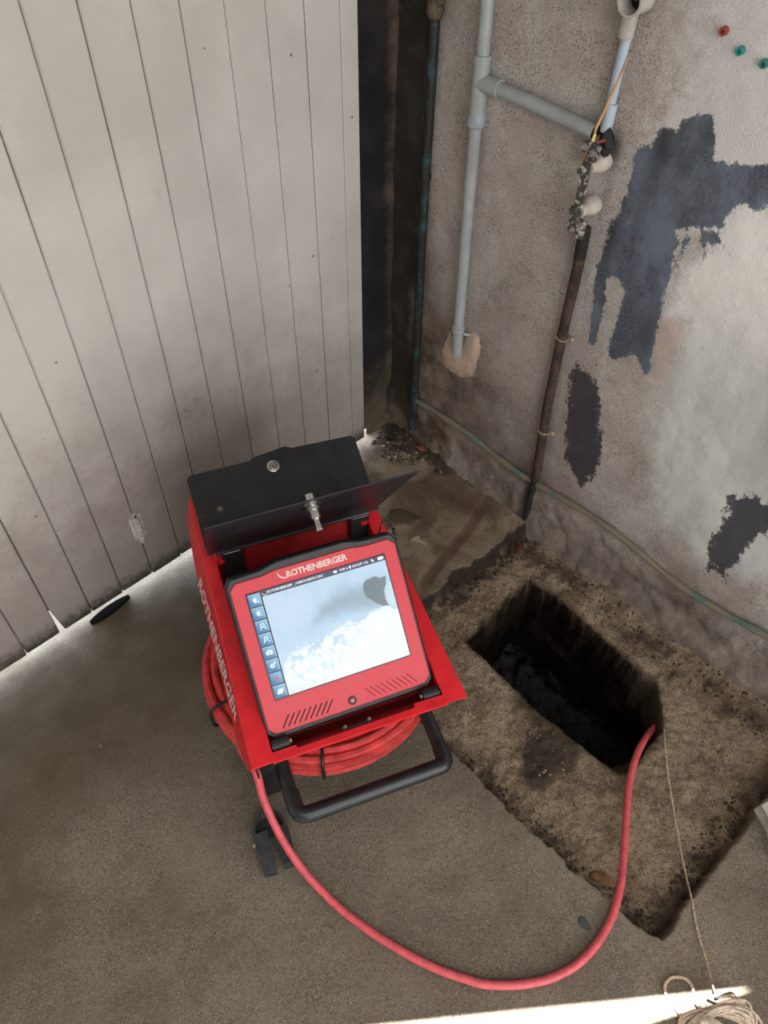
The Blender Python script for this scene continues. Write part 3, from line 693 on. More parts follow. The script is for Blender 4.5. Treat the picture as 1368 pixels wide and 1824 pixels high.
# ------------------------------------------------------------------ materials of the things
M_RED = simple('red_powder_coat', (214, 30, 40), .38, var=.06, scale=40, bump=.05, dust=(150, 40, 42), dust_amt=.25)
M_REDIN = simple('red_tray', (150, 24, 26), .6, var=.1)
M_BEZEL = simple('red_bezel', (196, 36, 48), .45, var=.04, scale=60)
M_HOSE = simple('red_hose', (204, 84, 90), .5, var=.10, scale=60, dust=(196, 130, 128), dust_amt=.5)
M_COIL = simple('red_hose_coil', (206, 62, 60), .45, var=.16, scale=40, dust=(150, 90, 84), dust_amt=.4)
M_BLACK = simple('black_sheet_metal', (36, 38, 41), .42, var=.12, scale=20, dust=(92, 94, 92), dust_amt=.18)
M_RUBBER = simple('black_rubber', (30, 31, 33), .5, var=.1, scale=60, bump=.05)
M_TUBE = simple('black_handle_tube', (30, 32, 34), .36, var=.12, scale=40, dust=(95, 92, 84), dust_amt=.25)
M_PAD = simple('dull_black_rubber', (24, 22, 21), .95, var=.1, spec=.08)
M_OLDRUB = simple('scuffed_black_plastic', (52, 55, 57), .6, var=.25, scale=60, bump=.2, dust=(104, 98, 84), dust_amt=.6)
M_CHROME = simple('dull_chrome', (205, 205, 200), .28, 1.0, var=.06, scale=80)
M_STEEL = simple('steel_screw', (170, 165, 155), .4, .8, var=.15, scale=200)
M_PRINT = simple('silver_print', (206, 196, 186), .5, var=.03)
M_GLASSBLACK = simple('black_glass', (16, 20, 38), .15, var=.02)
M_SLOT = simple('dark_slot', (14, 12, 12), .8, var=.02)
M_SLOT2 = simple('dull_red_slot', (120, 32, 34), .8, var=.05)  # dull red for the right-hand vent slots and the seam lines
def emis(name, rgb, s=1.0):
    k = NT(name); c = s2l(rgb); k.b.inputs['Base Color'].default_value = (.01, .01, .01, 1); k.b.inputs['Roughness'].default_value = .25
    k.b.inputs['Emission Color'].default_value = c; k.b.inputs['Emission Strength'].default_value = s; return k.m
M_ICON = emis('lit_icon_white', (240, 248, 252), .95)
M_REC = emis('lit_record_red', (236, 40, 80), .95)
M_NAVY = emis('lit_navy', (30, 38, 84), .75)
M_TILERIM = emis('lit_tile_rim', (190, 220, 240), .8)
k = NT('lit_tile_blue'); k.b.inputs['Base Color'].default_value = (.01, .01, .01, 1)
g = k.sep(k.obj()); ff = k.math('ADD', k.math('MULTIPLY', g[0], 30), k.math('MULTIPLY', g[1], 34))
k.put(k.b.inputs['Emission Color'], k.mix(k.ramp(ff, -.5, .5), s2l((58, 118, 166)), s2l((126, 182, 214)))); k.b.inputs['Emission Strength'].default_value = .9
M_TILE = k.m
k = NT('lit_camera_picture'); k.b.inputs['Base Color'].default_value = (.01, .01, .01, 1); k.b.inputs['Roughness'].default_value = .2
ca = k.node('ShaderNodeAttribute', attribute_name='pic').outputs['Color']
k.put(k.b.inputs['Emission Color'], ca); k.b.inputs['Emission Strength'].default_value = .86
M_PIC = k.m

# ------------------------------------------------------------------ pipe inspection camera unit
RZ = math.radians(-23.5); DO = (.41, .465, 0)
unit = empty('inspection_camera_unit', 'red pipe inspection camera unit with lit screen, open black lids and coiled hose', 'inspection camera', DO, RZ)
zt = lambda y: .34 + .1034 * y
def side_panel(s):
    secs = []
    for y, rx, ox, dz, zo, zi in ((0, .1935, .195, .010, 0, .330), (.016, .193, .199, .034, 0, .330), (.035, .1925, .202, .045, 0, .300), (.07, .1915, .204, .049, 0, .262), (.25, .184, .202, .050, 0, .262), (.45, .179, .196, .050, 0, .262), (.565, .175, .188, .050, -.001, .262), (.588, .171, .181, .050, -.012, .262)):
        t = zt(y) + zo; ix = .154
        prof = [(ix, t), (ix + .002, t + .0018), (rx - .003, t + .0014), (rx, t - .001), (ox, t - dz), (ox - .0035, t - dz - .0005), (rx - .004, t - .005), (ix + .0035, t - .003), (ix + .0025, zi), (ix, zi)]
        secs.append([(s * a, y, b) for a, b in prof])
    m = MB(); n = len(secs[0]); vs = [p for q in secs for p in q]; fs = []
    for i in range(len(secs) - 1):
        for q in range(n):
            f = (i * n + q, i * n + (q + 1) % n, (i + 1) * n + (q + 1) % n, (i + 1) * n + q); fs.append(f if s > 0 else f[::-1])
    a = tuple(range(n)); b = tuple(range((len(secs) - 1) * n, len(secs) * n))
    fs += [a[::-1], b] if s > 0 else [a, b[::-1]]
    return m.add(vs, fs)
for s in (-1, 1): side_panel(s).build('side_panel', M_RED, unit, angle=.5)
# front lip with the shallow cut-out in its middle
m = MB(); lip = [(-.1545, -.001), (.1545, -.001), (.1545, .017), (.101, .0185), (.0985, .0105), (-.1115, .0095), (-.114, .016), (-.1545, .016)]
m.prism(lip, .3335, .3405)
m.build('front_lip', M_RED, unit, smooth=False)
m = MB()
m.box((0, .243, .262), (.306, .352, .003)); m.add([(-.153, .0105, .336), (.153, .0105, .336), (.153, .070, .262), (-.153, .070, .262), (-.153, .0125, .336), (.153, .0125, .336), (.153, .072, .2635), (-.153, .072, .2635)], [(0, 1, 2, 3), (7, 6, 5, 4), (0, 4, 5, 1), (1, 5, 6, 2), (2, 6, 7, 3), (3, 7, 4, 0)]); m.box((0, .418, .334), (.306, .003, .144))
m.build('tray', M_REDIN, unit, smooth=False)
for s in (-1, 1): MB().box((s * .146, .414, .382), (.012, .02, .010)).build('tray_rim', M_RED, unit)
# corner swivel blocks and screws, catch on the lip
for s in (-1, 1):
    b = MB().tube([(s * .1515, .030, .330), (s * .122, .030, .330)], .012, 14).cbox((s * .139, .024, .322), (.022, .020, .022), .003).build('swivel_block', M_RUBBER, unit)
    MB().tube([(s * .121, .030, .332), (s * .117, .030, .332)], .0045, 10).build('screw', M_STEEL, b)
cb = MB().cbox((-.003, .020, .326), (.052, .009, .006), .002).build('catch', M_RUBBER, unit)
for x in (-.025, .019):
    MB().lathe([(.0042, 0), (.0042, .004), (.003, .006)], frame((x, .021, .329), (1, 0, 0), (0, 1, 0), (0, 0, 1)), 12).build('screw', M_STEEL, cb)
    MB().cbox((x, .021, .325), (.014, .013, .007), .002).build('catch_end', M_RUBBER, cb)

# monitor --------------------------------------------------------------
mu = Vector((.9999, .0145, 0)).normalized(); mv = Vector((-.0103, .7124, .7017)).normalized(); mn = mu.cross(mv)
MC = Vector((-.0032, .1582, .4388))
MM = frame(MC, mu, mv, mn)
sym = lambda half: half + [(-x, y) for x, y in half[::-1]]
red_o = sym([(.127, -.1500), (.137, -.1495), (.1485, -.138), (.1475, .106), (.136, .1165), (.092, .1165), (.066, .1205)])
red_o = [(x, y) for x, y in red_o]
rub_o = sym([(.128, -.1595), (.1405, -.159), (.1535, -.146), (.1530, .112), (.144, .1255), (.092, .1275), (.060, .1345)])
# frame ring of the bezel (hole for the screen)
def ring_prism(mb, outer, hx0, hx1, hy0, hy1, z0, z1, M):
    inner = []
    for x, y in outer:   # project each outer vertex to the rectangle
        t = max(abs(x) / max(abs(hx1), 1e-6), abs(y) / max(abs(hy1), 1e-6)); inner.append((x / t, y / t))
    return inner
mon = MB(); mon.prism(rub_o, -.036, -.006, MM); mon.bprism(rub_o, -.006, .0015, .003, MM)
mon = mon.build('monitor', M_RUBBER, unit, angle=.5)
MB().bprism(red_o, .0005, .0042, .0012, MM).build('bezel', M_BEZEL, mon, angle=.4)
MB().cbox((0, 0, .0040), (.2500, .1885, .002), .0006, MM).build('screen_frame', M_GLASSBLACK, mon)
MB().box((-.1118, 0, .00515), (.0232, .1855, .0004), MM).box((.0115, .0878, .00515), (.2235, .0095, .0004), MM).build('screen_bars', M_NAVY, mon, smooth=False)
for x, y in ((-.138, .060), (.1415, .02), (-.1415, -.06)): pass
for x in (-.085, .085):
    MB().cbox((x, .1225, -.006), (.038, .0035, .010), .001, MM).build('port_cover', M_SLOT, mon)

# picture
nu, nv = 236, 190
gxs = np.linspace(-.0988, .1228, nu); gys = np.linspace(-.0918, .0828, nv); PX, PY = np.meshgrid(gxs, gys, indexing='ij')
blobp = [(0.0735, 0.053), (0.0812, 0.0587), (0.0972, 0.0617), (0.1048, 0.0563), (0.1168, 0.0555), (0.114, 0.0421), (0.1057, 0.0305), (0.1101, -0.0045), (0.0986, 0.0052), (0.0863, 0.0153), (0.0745, 0.0313), (0.0716, 0.0424)]
tunp = [(0.0117, 0.0564), (0.0337, 0.0626), (0.0735, 0.0601), (0.0896, 0.0632), (0.1179, 0.0378), (0.1101, -0.0045), (0.0862, -0.003), (0.0578, 0.004), (0.0185, 0.0084), (-0.0114, 0.0098), (-0.035, 0.0051), (-0.0134, 0.0389)]
rockp = [(-0.094, -0.0402), (-0.0663, -0.0154), (-0.0252, -0.0082), (0.0159, -0.001), (0.0562, -0.0016), (0.0728, 0.0033), (0.0862, 0.0041), (0.1048, -0.009), (0.1350, -0.0102), (0.14, -0.12), (-0.15, -0.12)]
C3 = lambda *c: np.array(s2l(c)[:3])
def lay(base, f, col): return base * (1 - f[..., None]) + np.array(col) * f[..., None]
base = np.zeros(PX.shape + (3,)) + C3(190, 214, 234)
base = lay(base, sstep(-.3, .4, fbm(PX, PY, 22, 4, 60)) * .55, C3(168, 200, 224))
wn = fbm(PX, PY, 60, 4, 61) * .008
base = lay(base, sstep(-.008, .022, sdf(PX, PY, tunp) + wn) * .85, C3(142, 166, 184))
base = lay(base, sstep(.0, .06, sdf(PX, PY, tunp) + wn) * .6, C3(118, 142, 158))
base = lay(base, sstep(-.0012, .0015, sdf(PX, PY, blobp) + wn * .4) * .93, C3(92, 108, 114))
# pale rubble: piles of rounded lumps, nearer ones larger and brighter
rs = sdf(PX, PY, rockp) + fbm(PX, PY, 45, 3, 62) * .012
pr = np.random.default_rng(5)
rk = np.full(PX.shape, -1.0); 
for i in range(420):
    cx, cy = pr.uniform(-.10, .125), pr.uniform(-.092, .006); r = pr.uniform(.002, .006) + max(0, (-.02 - cy)) * .09 + max(0, cx) * .035
    dd = 1 - ((PX - cx) ** 2 + (PY - cy) ** 2) / r ** 2; rk = np.maximum(rk, dd * pr.uniform(.35, 1))
rf = sstep(-.004, .010, rs)
tone = sstep(-.1, .8, rk); depthw = np.clip(sstep(.0, -.08, PY) * .45 + sstep(-.02, .08, PX) * .75, 0, 1)
rcol = C3(176, 204, 222)[None, None] * (1 - tone[..., None]) + C3(240, 250, 254)[None, None] * tone[..., None]
rcol = rcol * (1 - depthw[..., None] * .75) + (C3(236, 248, 255)[None, None] * 1.02) * depthw[..., None] * .75
base = base * (1 - rf[..., None]) + rcol * rf[..., None]
base = lay(base, rf * sstep(-.1, .3, fbm(PX, PY, 90, 4, 66)) * .12, C3(250, 253, 255))
# right-hand bright boulder over the dark gap
for cx, cy, rx, ry in ((.119, .022, .014, .024), (.098, -.006, .016, .012), (.075, -.012, .014, .012), (.057, -.018, .008, .012), (.112, -.02, .02, .016)):
    e = 1 - ((PX - cx) / rx) ** 2 - ((PY - cy) / ry) ** 2 + fbm(PX, PY, 60, 3, 63) * .5
    base = lay(base, sstep(-.05, .35, e) * .85, C3(232, 246, 252) if cy < .0 else C3(196, 218, 228))
base = lay(base, sstep(.01, .09, PX) * sstep(-.015, -.06, PY) * .8, C3(226, 252, 252))
base = lay(base, sstep(-.02, -.09, PX) * sstep(-.06, -.092, PY) * .6, C3(196, 204, 226))
me = grid_mesh('screen_picture', np.stack([PX, PY, np.full(PX.shape, .0055)], -1))
ca = me.color_attributes.new('pic', 'FLOAT_COLOR', 'POINT'); ca.data.foreach_set('color', np.concatenate([base, np.ones(PX.shape + (1,))], -1).astype(np.float32).reshape(-1))
me.transform(MM); link('screen_picture', me, M_PIC, mon)

# side bar tiles with their symbols
def disc(m, cx, cy, r, z=.0062, n=14, h=.0002): return m.prism([(cx + r * math.cos(a * 6.2832 / n), cy + r * math.sin(a * 6.2832 / n)) for a in range(n)], z, z + h)
def ringf(m, cx, cy, r0, r1, n=18, z=.0062, sx=1):
    vs = []; 
    for a in range(n):
        c, s_ = math.cos(a * 6.2832 / n), math.sin(a * 6.2832 / n)
        for r in (r0, r1):
            for zz in (z, z + .0002): vs.append((cx + r * c * sx, cy + r * s_, zz))
    fs = []
    for a in range(n):
        b = (a + 1) % n; i, j = a * 4, b * 4
        fs += [(i + 1, i + 3, j + 3, j + 1), (i + 2, i, j, j + 2)]
    return m.add(vs, fs)
def bar(m, x0, y0, x1, y1, w_, z=.0062):
    d = Vector((x1 - x0, y1 - y0)); n_ = Vector((-d.y, d.x)).normalized() * w_ / 2
    return m.prism([(x0 - n_.x, y0 - n_.y), (x1 - n_.x, y1 - n_.y), (x1 + n_.x, y1 + n_.y), (x0 + n_.x, y0 + n_.y)][::1], z, z + .0002)
def icon(i):
    m = MB()
    if i in (0, 1):
        disc(m, 0, .0008, .0031); m.prism([(-.0014, -.0045), (.0014, -.0045), (.0022, -.001), (-.0022, -.001)], .0062, .0064)
        for a in range(9):
            t = math.radians(-30 + a * 30); bar(m, .0042 * math.cos(t), .0008 + .0042 * math.sin(t), .0058 * math.cos(t), .0008 + .0058 * math.sin(t), .0005)
    if i in (2, 3):
        ringf(m, .0008, .0018, .0022, .0036); bar(m, -.0012, -.0012, -.0042, -.0050, .0016)
    if i in (0, 2): bar(m, .0032, -.0036, .0066, -.0036, .0012); bar(m, .0049, -.0019, .0049, -.0053, .0012)
    if i in (1, 3): bar(m, .0034, -.0036, .0066, -.0036, .0012)
    if i == 4:
        ringf(m, 0, -.0003, .0016, .0030); m.box((-.0040, -.0003, .0063), (.0030, .0066, .0002)); m.box((.0040, -.0003, .0063), (.0030, .0066, .0002))
        m.box((0, -.0031, .0063), (.006, .0012, .0002)); m.box((0, .0028, .0063), (.006, .0012, .0002)); m.box((.0002, .0038, .0063), (.0036, .0014, .0002))
    if i == 5:
        for (cx, cy, r) in ((-.0012, -.0008, .0032), (.0038, .0036, .0014)):
            ringf(m, cx, cy, r * .42, r)
            for a in range(8): t = a * math.pi / 4; bar(m, cx + r * .9 * math.cos(t), cy + r * .9 * math.sin(t), cx + r * 1.32 * math.cos(t), cy + r * 1.32 * math.sin(t), r * .42)
    if i == 6: disc(m, 0, 0, .0032)
    if i == 7:
        for dx, dy in ((-.0008, -.0012), (.0012, .0014)):
            m.prism([(-.0048 + dx, -.0034 + dy), (.0040 + dx, -.0034 + dy), (.0052 + dx, .0024 + dy), (-.0034 + dx, .0024 + dy)], .0062, .0064)
        m.prism([(-.003, -.0005), (-.001, -.002), (0, -.0008), (.002, -.0022), (.003, .0002), (.001, -.0002), (-.001, -.0014)], .00635, .00645)
    return m
for i in range(8):
    cy = .0804 - i * .0229; cx = -.1118; Mt = MM @ Matrix.Translation((cx, cy, 0))
    t = MB().prism([(-.0100, -.0102), (.0100, -.0102), (.0100, .0102), (-.0100, .0102)], .0054, .0056)
    me = t.mesh('tile', False); o = link('screen_button', me, M_TILE, mon); o.matrix_local = Mt
    r = MB(); bar(r, -.0100, .0100, .0100, .0100, .0005, .0057); bar(r, .0100, .0100, .0100, -.0100, .0005, .0057)
    for q in (icon(i),):
        for v, f in ((r.v, r.f),): q.add(v, f) if i != 6 else None
    o2 = link('button_symbol', q.mesh('symbol', False), M_REC if i == 6 else M_ICON, mon); o2.matrix_local = Mt
# header line
T = lambda x, y, z=.0056: MM @ Matrix.Translation((x, y, z))
m = MB()
for a in range(8):
    t0, t1 = math.radians(190 + a * 17), math.radians(190 + (a + 1) * 17)
    bar(m, -.0925 + .0050 * math.cos(t0), .0895 + .0050 * math.sin(t0), -.0925 + .0050 * math.cos(t1), .0895 + .0050 * math.sin(t1), .0010 - abs(a - 3) * .00008, .0057)
def sym_part(m): o = m.build('screen_symbol', M_ICON, mon, smooth=False); o.data.transform(MM)
sym_part(m)
m = MB(); m.box((.0320, .0878, .0058), (.0062, .0042, .0002)); sym_part(m)
m = MB(); disc(m, .0592, .0888, .0021, .0057); m.box((.0592, .0862, .0058), (.0015, .0028, .0002)); sym_part(m)
m = MB(); ringf(m, .0790, .0890, .0010, .0019, 14, .0057); bar(m, .0780, .0880, .0766, .0860, .0009, .0057); sym_part(m)
m = MB(); m.prism([(.0985, .0858), (.1005, .0858), (.1005, .0905), (.0985, .0915)], .0057, .0059); m.prism([(.1012, .0858), (.1032, .0858), (.1030, .0880), (.1012, .0895)], .0057, .0059); sym_part(m)
m = MB(); m.box((.1150, .0880, .0058), (.0095, .0056, .0002)); m.box((.1204, .0880, .0058), (.0012, .0026, .0002)); sym_part(m)
for body, x, sz, sh in (('ROTHENBERGER', -.0895, .0062, .25), ('_/100ROCAM/23112021', -.0415, .0056, 0), ('0.00 m', .0400, .0060, 0), ('10/10', .0625, .0060, 0), ('1.0x', .0828, .0060, 0)):
    text(body, sz, .0001, T(x, .0880, .0057), 'screen_text', M_ICON, mon, bold=.00008, shear=sh, xscale=.95 if x != -.0415 else .92)
# printed name and swoosh on the bezel
text('ROTHENBERGER', .0148, .00015, T(-.0500, .1068, .0044), 'name_print', M_PRINT, mon, bold=.0005, shear=.0, xscale=1.0, spacing=.96)
m = MB(); N = 14
outer = []; inner = []
for a in range(N + 1):
    t = math.radians(182 + a * 118 / N); wq = .0011 * math.sin(math.pi * min(1, (a + 1.5) / (N + 1.5))) + .0002
    outer.append((-.0512 + (.0125 + wq) * math.cos(t), .1150 + (.0125 + wq) * math.sin(t))); inner.append((-.0512 + (.0125 - wq) * math.cos(t), .1150 + (.0125 - wq) * math.sin(t)))
for a in range(N): m.prism([outer[a], outer[a + 1], inner[a + 1], inner[a]], .0043, .0045, MM)
m.build('swoosh_print', M_PRINT, mon, smooth=False)
m = MB()
for pts in ([(-.0715, .1165), (-.0722, .106), (-.069, .1025), (-.060, .1018)], [(.0775, .1165), (.0785, .105), (.0765, .1025)]):
    m = MB()
    for a, b in zip(pts[:-1], pts[1:]): bar(m, *a, *b, .0004, .0042)
    o = m.build('seam_line', M_SLOT2, mon, smooth=False); o.data.transform(MM)

for i in range(9):
    for s, mt in ((-1, M_SLOT), (1, M_SLOT2)):
        xb = -.1235 + i * .0098
        m = MB(); x0b, x1b = xb, xb + .0155
        if s > 0: x0b, x1b = -xb, -xb - .0155
        bar(m, x0b, -.1430, x1b, -.1232, .0022 if s < 0 else .0016, .0041)
        o = m.build('vent_slot', mt, mon, smooth=False); o.data.transform(MM)
m = MB(); m.lathe([(.0075, .0036), (.0075, .0058), (.0058, .0062), (.0052, .0050), (.0001, .0050)], MM @ Matrix.Translation((.003, -.1365, 0)), 24, cap0=False, cap1=False); m.build('power_button', M_RUBBER, mon)
m = MB(); m.lathe([(.0040, .0050), (.0038, .0058), (.0001, .0060)], MM @ Matrix.Translation((.003, -.1365, 0)), 18, cap1=False); m.build('button_cap', M_BEZEL, mon)
m = MB(); ringf(m, .003, -.1365, .0017, .0024, 14, .0061); o = m.build('button_mark', M_PRINT, mon, smooth=False); o.data.transform(MM)
MB().tube(catmull([(.127, .268, .508), (.1335, .274, .527), (.1465, .272, .534), (.154, .262, .520), (.1545, .250, .500)], 5), .0014, 6).build('tether_cord', M_RUBBER, mon)
MB().tube([(.152, .262, .520), (.1535, .258, .508)], .0032, 8).build('cord_sleeve', M_RUBBER, mon)
# stay that props the monitor
MB().cbox((0, 0, 0), (.05, .012, .2), .002, Matrix.Translation((0, .275, .365)) @ Matrix.Rotation(math.radians(-20), 4, 'X')).build('monitor_stay', M_RUBBER, unit)

# lids ------------------------------------------------------------------
sl = .38; PL = frame((0, .412, .402), (1, 0, 0), (0, math.cos(sl), math.sin(sl)), (0, -math.sin(sl), math.cos(sl)))
lid = [(-.168, .0), (.180, .0), (.1815, .164), (.175, .171), (.050, .176), (.038, .183), (-.028, .176), (-.040, .170), (-.160, .170), (-.1675, .163)]
rl = MB().bprism(lid, -.001, .0018, .0006, PL).build('rear_lid', M_BLACK, unit, smooth=False)
m = MB(); m.lathe([(.0125, 0), (.0125, .0022), (.0108, .0030), (.0070, .0030), (.0068, .0062), (.0055, .0078), (.0001, .0082)], PL @ Matrix.Translation((.003, .146, .0016)), 26, cap0=False, cap1=False); m.build('lock', M_CHROME, rl)
m = MB(); m.lathe([(.0055, 0), (.0055, .0010), (.0001, .0010)], PL @ Matrix.Translation((-.121, .086, .0016)), 18, cap1=False); m.build('lid_plug', simple('grey_plug', (110, 106, 94), .7), rl)
fy = Vector((0, -.11, .195)).normalized(); fz = Vector((1, 0, 0)).cross(fy)
FL = frame((0, .408, .412), (1, 0, 0), fy, fz)
flap = [(-.166, .0), (.150, .0), (.172, .022), (.209, .232), (.205, .236), (-.163, .224), (-.166, .221)]
fl = MB().bprism(flap, -.0012, .0012, .0005, FL).build('front_lid', M_BLACK, unit, smooth=False)
m = MB(); LB = FL @ Matrix.Translation((.020, .196, 0))
m.lathe([(.0001, -.018), (.0075, -.018), (.0078, -.002), (.0078, .0)], LB, 20, cap0=False, cap1=False)
m.lathe([(.0150, .001), (.0150, .004), (.0115, .0060), (.0115, .011), (.0090, .012), (.0088, .026), (.0070, .028)], LB, 24)
m.cbox((0, 0, .036), (.009, .009, .018), .001, LB); m.lathe([(.0062, .044), (.0060, .049), (.0001, .050)], LB, 12, cap1=False)
m.build('latch_bolt', M_CHROME, fl)
m = MB(); m.tube([(-.150, .408, .407), (.155, .408, .407)], .0045, 10); m.build('hinge_rod', M_BLACK, unit)
for x, wd in ((-.1225, .043), (.1365, .041)):
    st = MB().cbox((x, .4095, .350), (wd, .010, .108), .002).build('hinge_strap', M_RUBBER, unit)
    MB().tube([(x - wd * .35, .401, .407), (x + wd * .35, .401, .407)], .0012, 6).build('hinge_pin', M_STEEL, st)
# lettering along the flared left side
ridge_v = Vector((.018, 0, .050)).normalized(); tx = Vector((0, -1, -.10)).normalized()
nrm = tx.cross(ridge_v).normalized(); rv = nrm.cross(tx).normalized()
sp = [o for o in unit.children if o.name.startswith('side_panel')][0]
text('ROTHENBERGER', .036, .0002, frame((-.1930, .395, .357), tx, rv, nrm) @ Matrix.Translation((0, 0, .0030)), 'side_lettering', M_PRINT, sp, bold=.0006, xscale=1.08)

# coil, drum and stand ---------------------------------------------------
cc = (0, .275)
pts = []
for layer, (r, z) in enumerate([(.232, .118), (.214, .118), (.232, .134), (.218, .134), (.236, .150), (.217, .151), (.232, .167), (.214, .168), (.196, .14), (.196, .16)]):
    for a in range(48):
        t = 6.2832 * a / 48; wv = .0022 * math.sin(3 * t + layer * 1.7) + .0015 * math.sin(5 * t + layer)
        pts.append((cc[0] + (r + wv) * math.cos(t), cc[1] + (r + wv) * math.sin(t), z + wv * .8))
co = MB().tube(pts, .0085, 8).build('hose_coil', M_COIL, unit)
for ang in (-106, 193, 20, 120):
    t = math.radians(ang); e = Vector((math.cos(t), math.sin(t), 0)); q = []
    for a in range(24):
        b = 6.2832 * a / 24; cr = math.copysign(abs(math.cos(b)) ** .5, math.cos(b)); sr = math.copysign(abs(math.sin(b)) ** .5, math.sin(b))
        q.append(Vector((cc[0], cc[1], .143)) + e * (.2185 + .0295 * cr) + Vector((0, 0, .0375 * sr)))
    MB().tube(q, .0035, 6, closed=True).build('coil_tie', M_RUBBER, unit)
MB().lathe([(.150, .075), (.150, .078), (.12, .080), (.12, .235), (.16, .240), (.16, .244)], Matrix.Translation((cc[0], cc[1], 0)), 36).build('drum', M_RUBBER, unit)
m = MB(); m.tube([(cc[0] + .21 * math.cos(6.2832 * a / 40), cc[1] + .21 * math.sin(6.2832 * a / 40), .095) for a in range(40)], .008, 8, closed=True)
m.box((0, cc[1], .088), (.42, .025, .012)); m.box((0, cc[1], .088), (.025, .42, .012)); m.build('basket_ring', M_TUBE, unit)
for x, y in ((.135, .17), (.135, .40), (-.135, .40)):
    lg = MB().tube([(x, y, .262), (x, y, .012)], .011, 12).build('stand_leg', M_TUBE, unit)
    MB().lathe([(.018, .0), (.019, .008), (.013, .020)], Matrix.Translation((x, y, 0)), 16).build('rubber_foot', M_OLDRUB, lg)
hp_ = round_path([(-.1385, .20, .20), (-.1385, .03, .172), (-.1375, -.0365, .170), (.1515, -.0365, .170), (.152, .03, .172), (.146, .20, .20)], .030, 8)
hd = MB().tube(hp_, .0135, 16).build('handle_bar', M_TUBE, unit)
gp = round_path([(-.1378, .012, .1712), (-.1375, -.0365, .170), (.1515, -.0365, .170), (.1518, -.002, .1712)], .030, 8)
MB().tube(gp, .0155, 18).build('handle_grip', M_TUBE, hd)
lg = MB().cbox((0, 0, 0), (.042, .010, .25), .002, Matrix.Translation((-.163, .075, .135)) @ Matrix.Rotation(math.radians(8), 4, 'X')).cbox((-.185, .056, .118), (.004, .02, .22), .001).build('front_strut', M_TUBE, unit)
# grooved foot of the front strut
U = [(-.222, -.061), (-.194, -.061), (-.194, -.002), (-.186, -.002), (-.186, -.058), (-.158, -.058)] + [(-.190 + .0345 * math.cos(math.radians(a)), .010 + .033 * math.sin(math.radians(a))) for a in range(0, 181, 15)]
m = MB(); m.prism([(-.222, -.061), (-.197, -.061), (-.197, .0), (-.222, .0)], 0, .034); m.prism([(-.183, -.058), (-.158, -.058), (-.158, .0), (-.183, .0)], 0, .034)
m.prism([(-.2235, -.034), (-.1955, -.034), (-.1955, .012), (-.2235, .012)], .001, .040); m.prism([(-.1845, -.032), (-.1565, -.032), (-.1565, .012), (-.1845, .012)], .001, .040)
mfoot = m.build('grooved_foot', M_OLDRUB, lg, smooth=False)
arc_o = [(-.190 + .0345 * math.cos(math.radians(a)), .010 + .036 * math.sin(math.radians(a))) for a in range(0, 181, 12)]
arc_i = [(-.190 + .0285 * math.cos(math.radians(a)), .010 + .030 * math.sin(math.radians(a))) for a in range(180, -1, -12)]
m = MB()
for a in range(len(arc_o) - 1): m.prism([arc_o[a], arc_o[a + 1], arc_i[-a - 2], arc_i[-a - 1]], 0, .046)
m.prism([(-.2185, .010), (-.1615, .010)] + arc_i[::-1][1:-1], .0, .022)
m.build('foot_cup', M_OLDRUB, lg, smooth=False)

# ------------------------------------------------------------------ hose, string and twine
hose = [(0.3045, 0.7105, 0.150), (0.2700, 0.6500, 0.190)] + [(0.2623, 0.5956, 0.2), (0.2518, 0.5703, 0.145), (0.2442, 0.5379, 0.1), (0.2389, 0.5007, 0.07), (0.237, 0.4604, 0.048), (0.2398, 0.4139, 0.028), (0.2483, 0.349, 0.014), (0.2686, 0.2657, 0.011), (0.298, 0.1814, 0.011), (0.3314, 0.1179, 0.011), (0.354, 0.0854, 0.011), (0.3972, 0.0452, 0.011), (0.4501, 0.0125, 0.011), (0.5095, -0.0041, 0.011), (0.5803, -0.002, 0.011), (0.6453, 0.0177, 0.008), (0.7078, 0.0479, -0.006), (0.7688, 0.0831, -0.013), (0.8453, 0.1259, -0.020), (0.9118, 0.1524, -0.028), (0.9889, 0.1667, -0.06), (1.0796, 0.1708, -0.12), (1.125, 0.150, -.17)]
link('push_hose', MB().tube(catmull(hose, 8), .0076, 12).mesh('push_hose'), M_HOSE, label='pink-red push hose looping across the concrete floor into the hole', cat='hose')
M_STRING = simple('hemp_string', (190, 172, 142), .9, var=.2, scale=200, bump=.4)
M_TWINE = simple('pale_twine', (212, 192, 170), .9, var=.15, scale=200, bump=.4)
def strand_rope(path, R, r, twist, seg=5, sub=4):
    P = [Vector(p) for p in catmull(path, sub)]; fine = []
    for a, b in zip(P[:-1], P[1:]):
        n = max(1, int((b - a).length / .004)); fine += [a + (b - a) * (i / n) for i in range(n)]
    fine.append(P[-1]); m = MB()
    for s in range(2):
        q = []; L = 0
        for i, pt in enumerate(fine):
            t = (fine[min(i + 1, len(fine) - 1)] - fine[max(i - 1, 0)]).normalized(); u = t.cross(Vector((0, 0, 1)) if abs(t.z) < .9 else Vector((1, 0, 0))).normalized(); v = t.cross(u)
            if i: L += (pt - fine[i - 1]).length
            a = L * twist + s * math.pi; q.append(pt + (u * math.cos(a) + v * math.sin(a)) * R)
        m.tube(q, r, seg)
    return m
string = [(1.070, 0.169, -0.13), (1.0481, 0.1583, -0.07), (1.004, 0.1392, -0.033), (0.9415, 0.0918, -0.032), (0.8865, 0.0441, -0.031), (0.8268, -0.0096, -0.030), (0.7782, -0.0533, -0.024), (0.7403, -0.0814, -0.003), (0.6935, -0.1214, 0.005), (0.6632, -0.1564, 0.007), (0.6298, -0.18, 0.03), (0.6134, -0.187, 0.05)]
link('string', strand_rope(string, .0012, .0013, 500).mesh('string'), M_STRING, label='thin hemp string running from the drain hole to the twine bundle', cat='string')
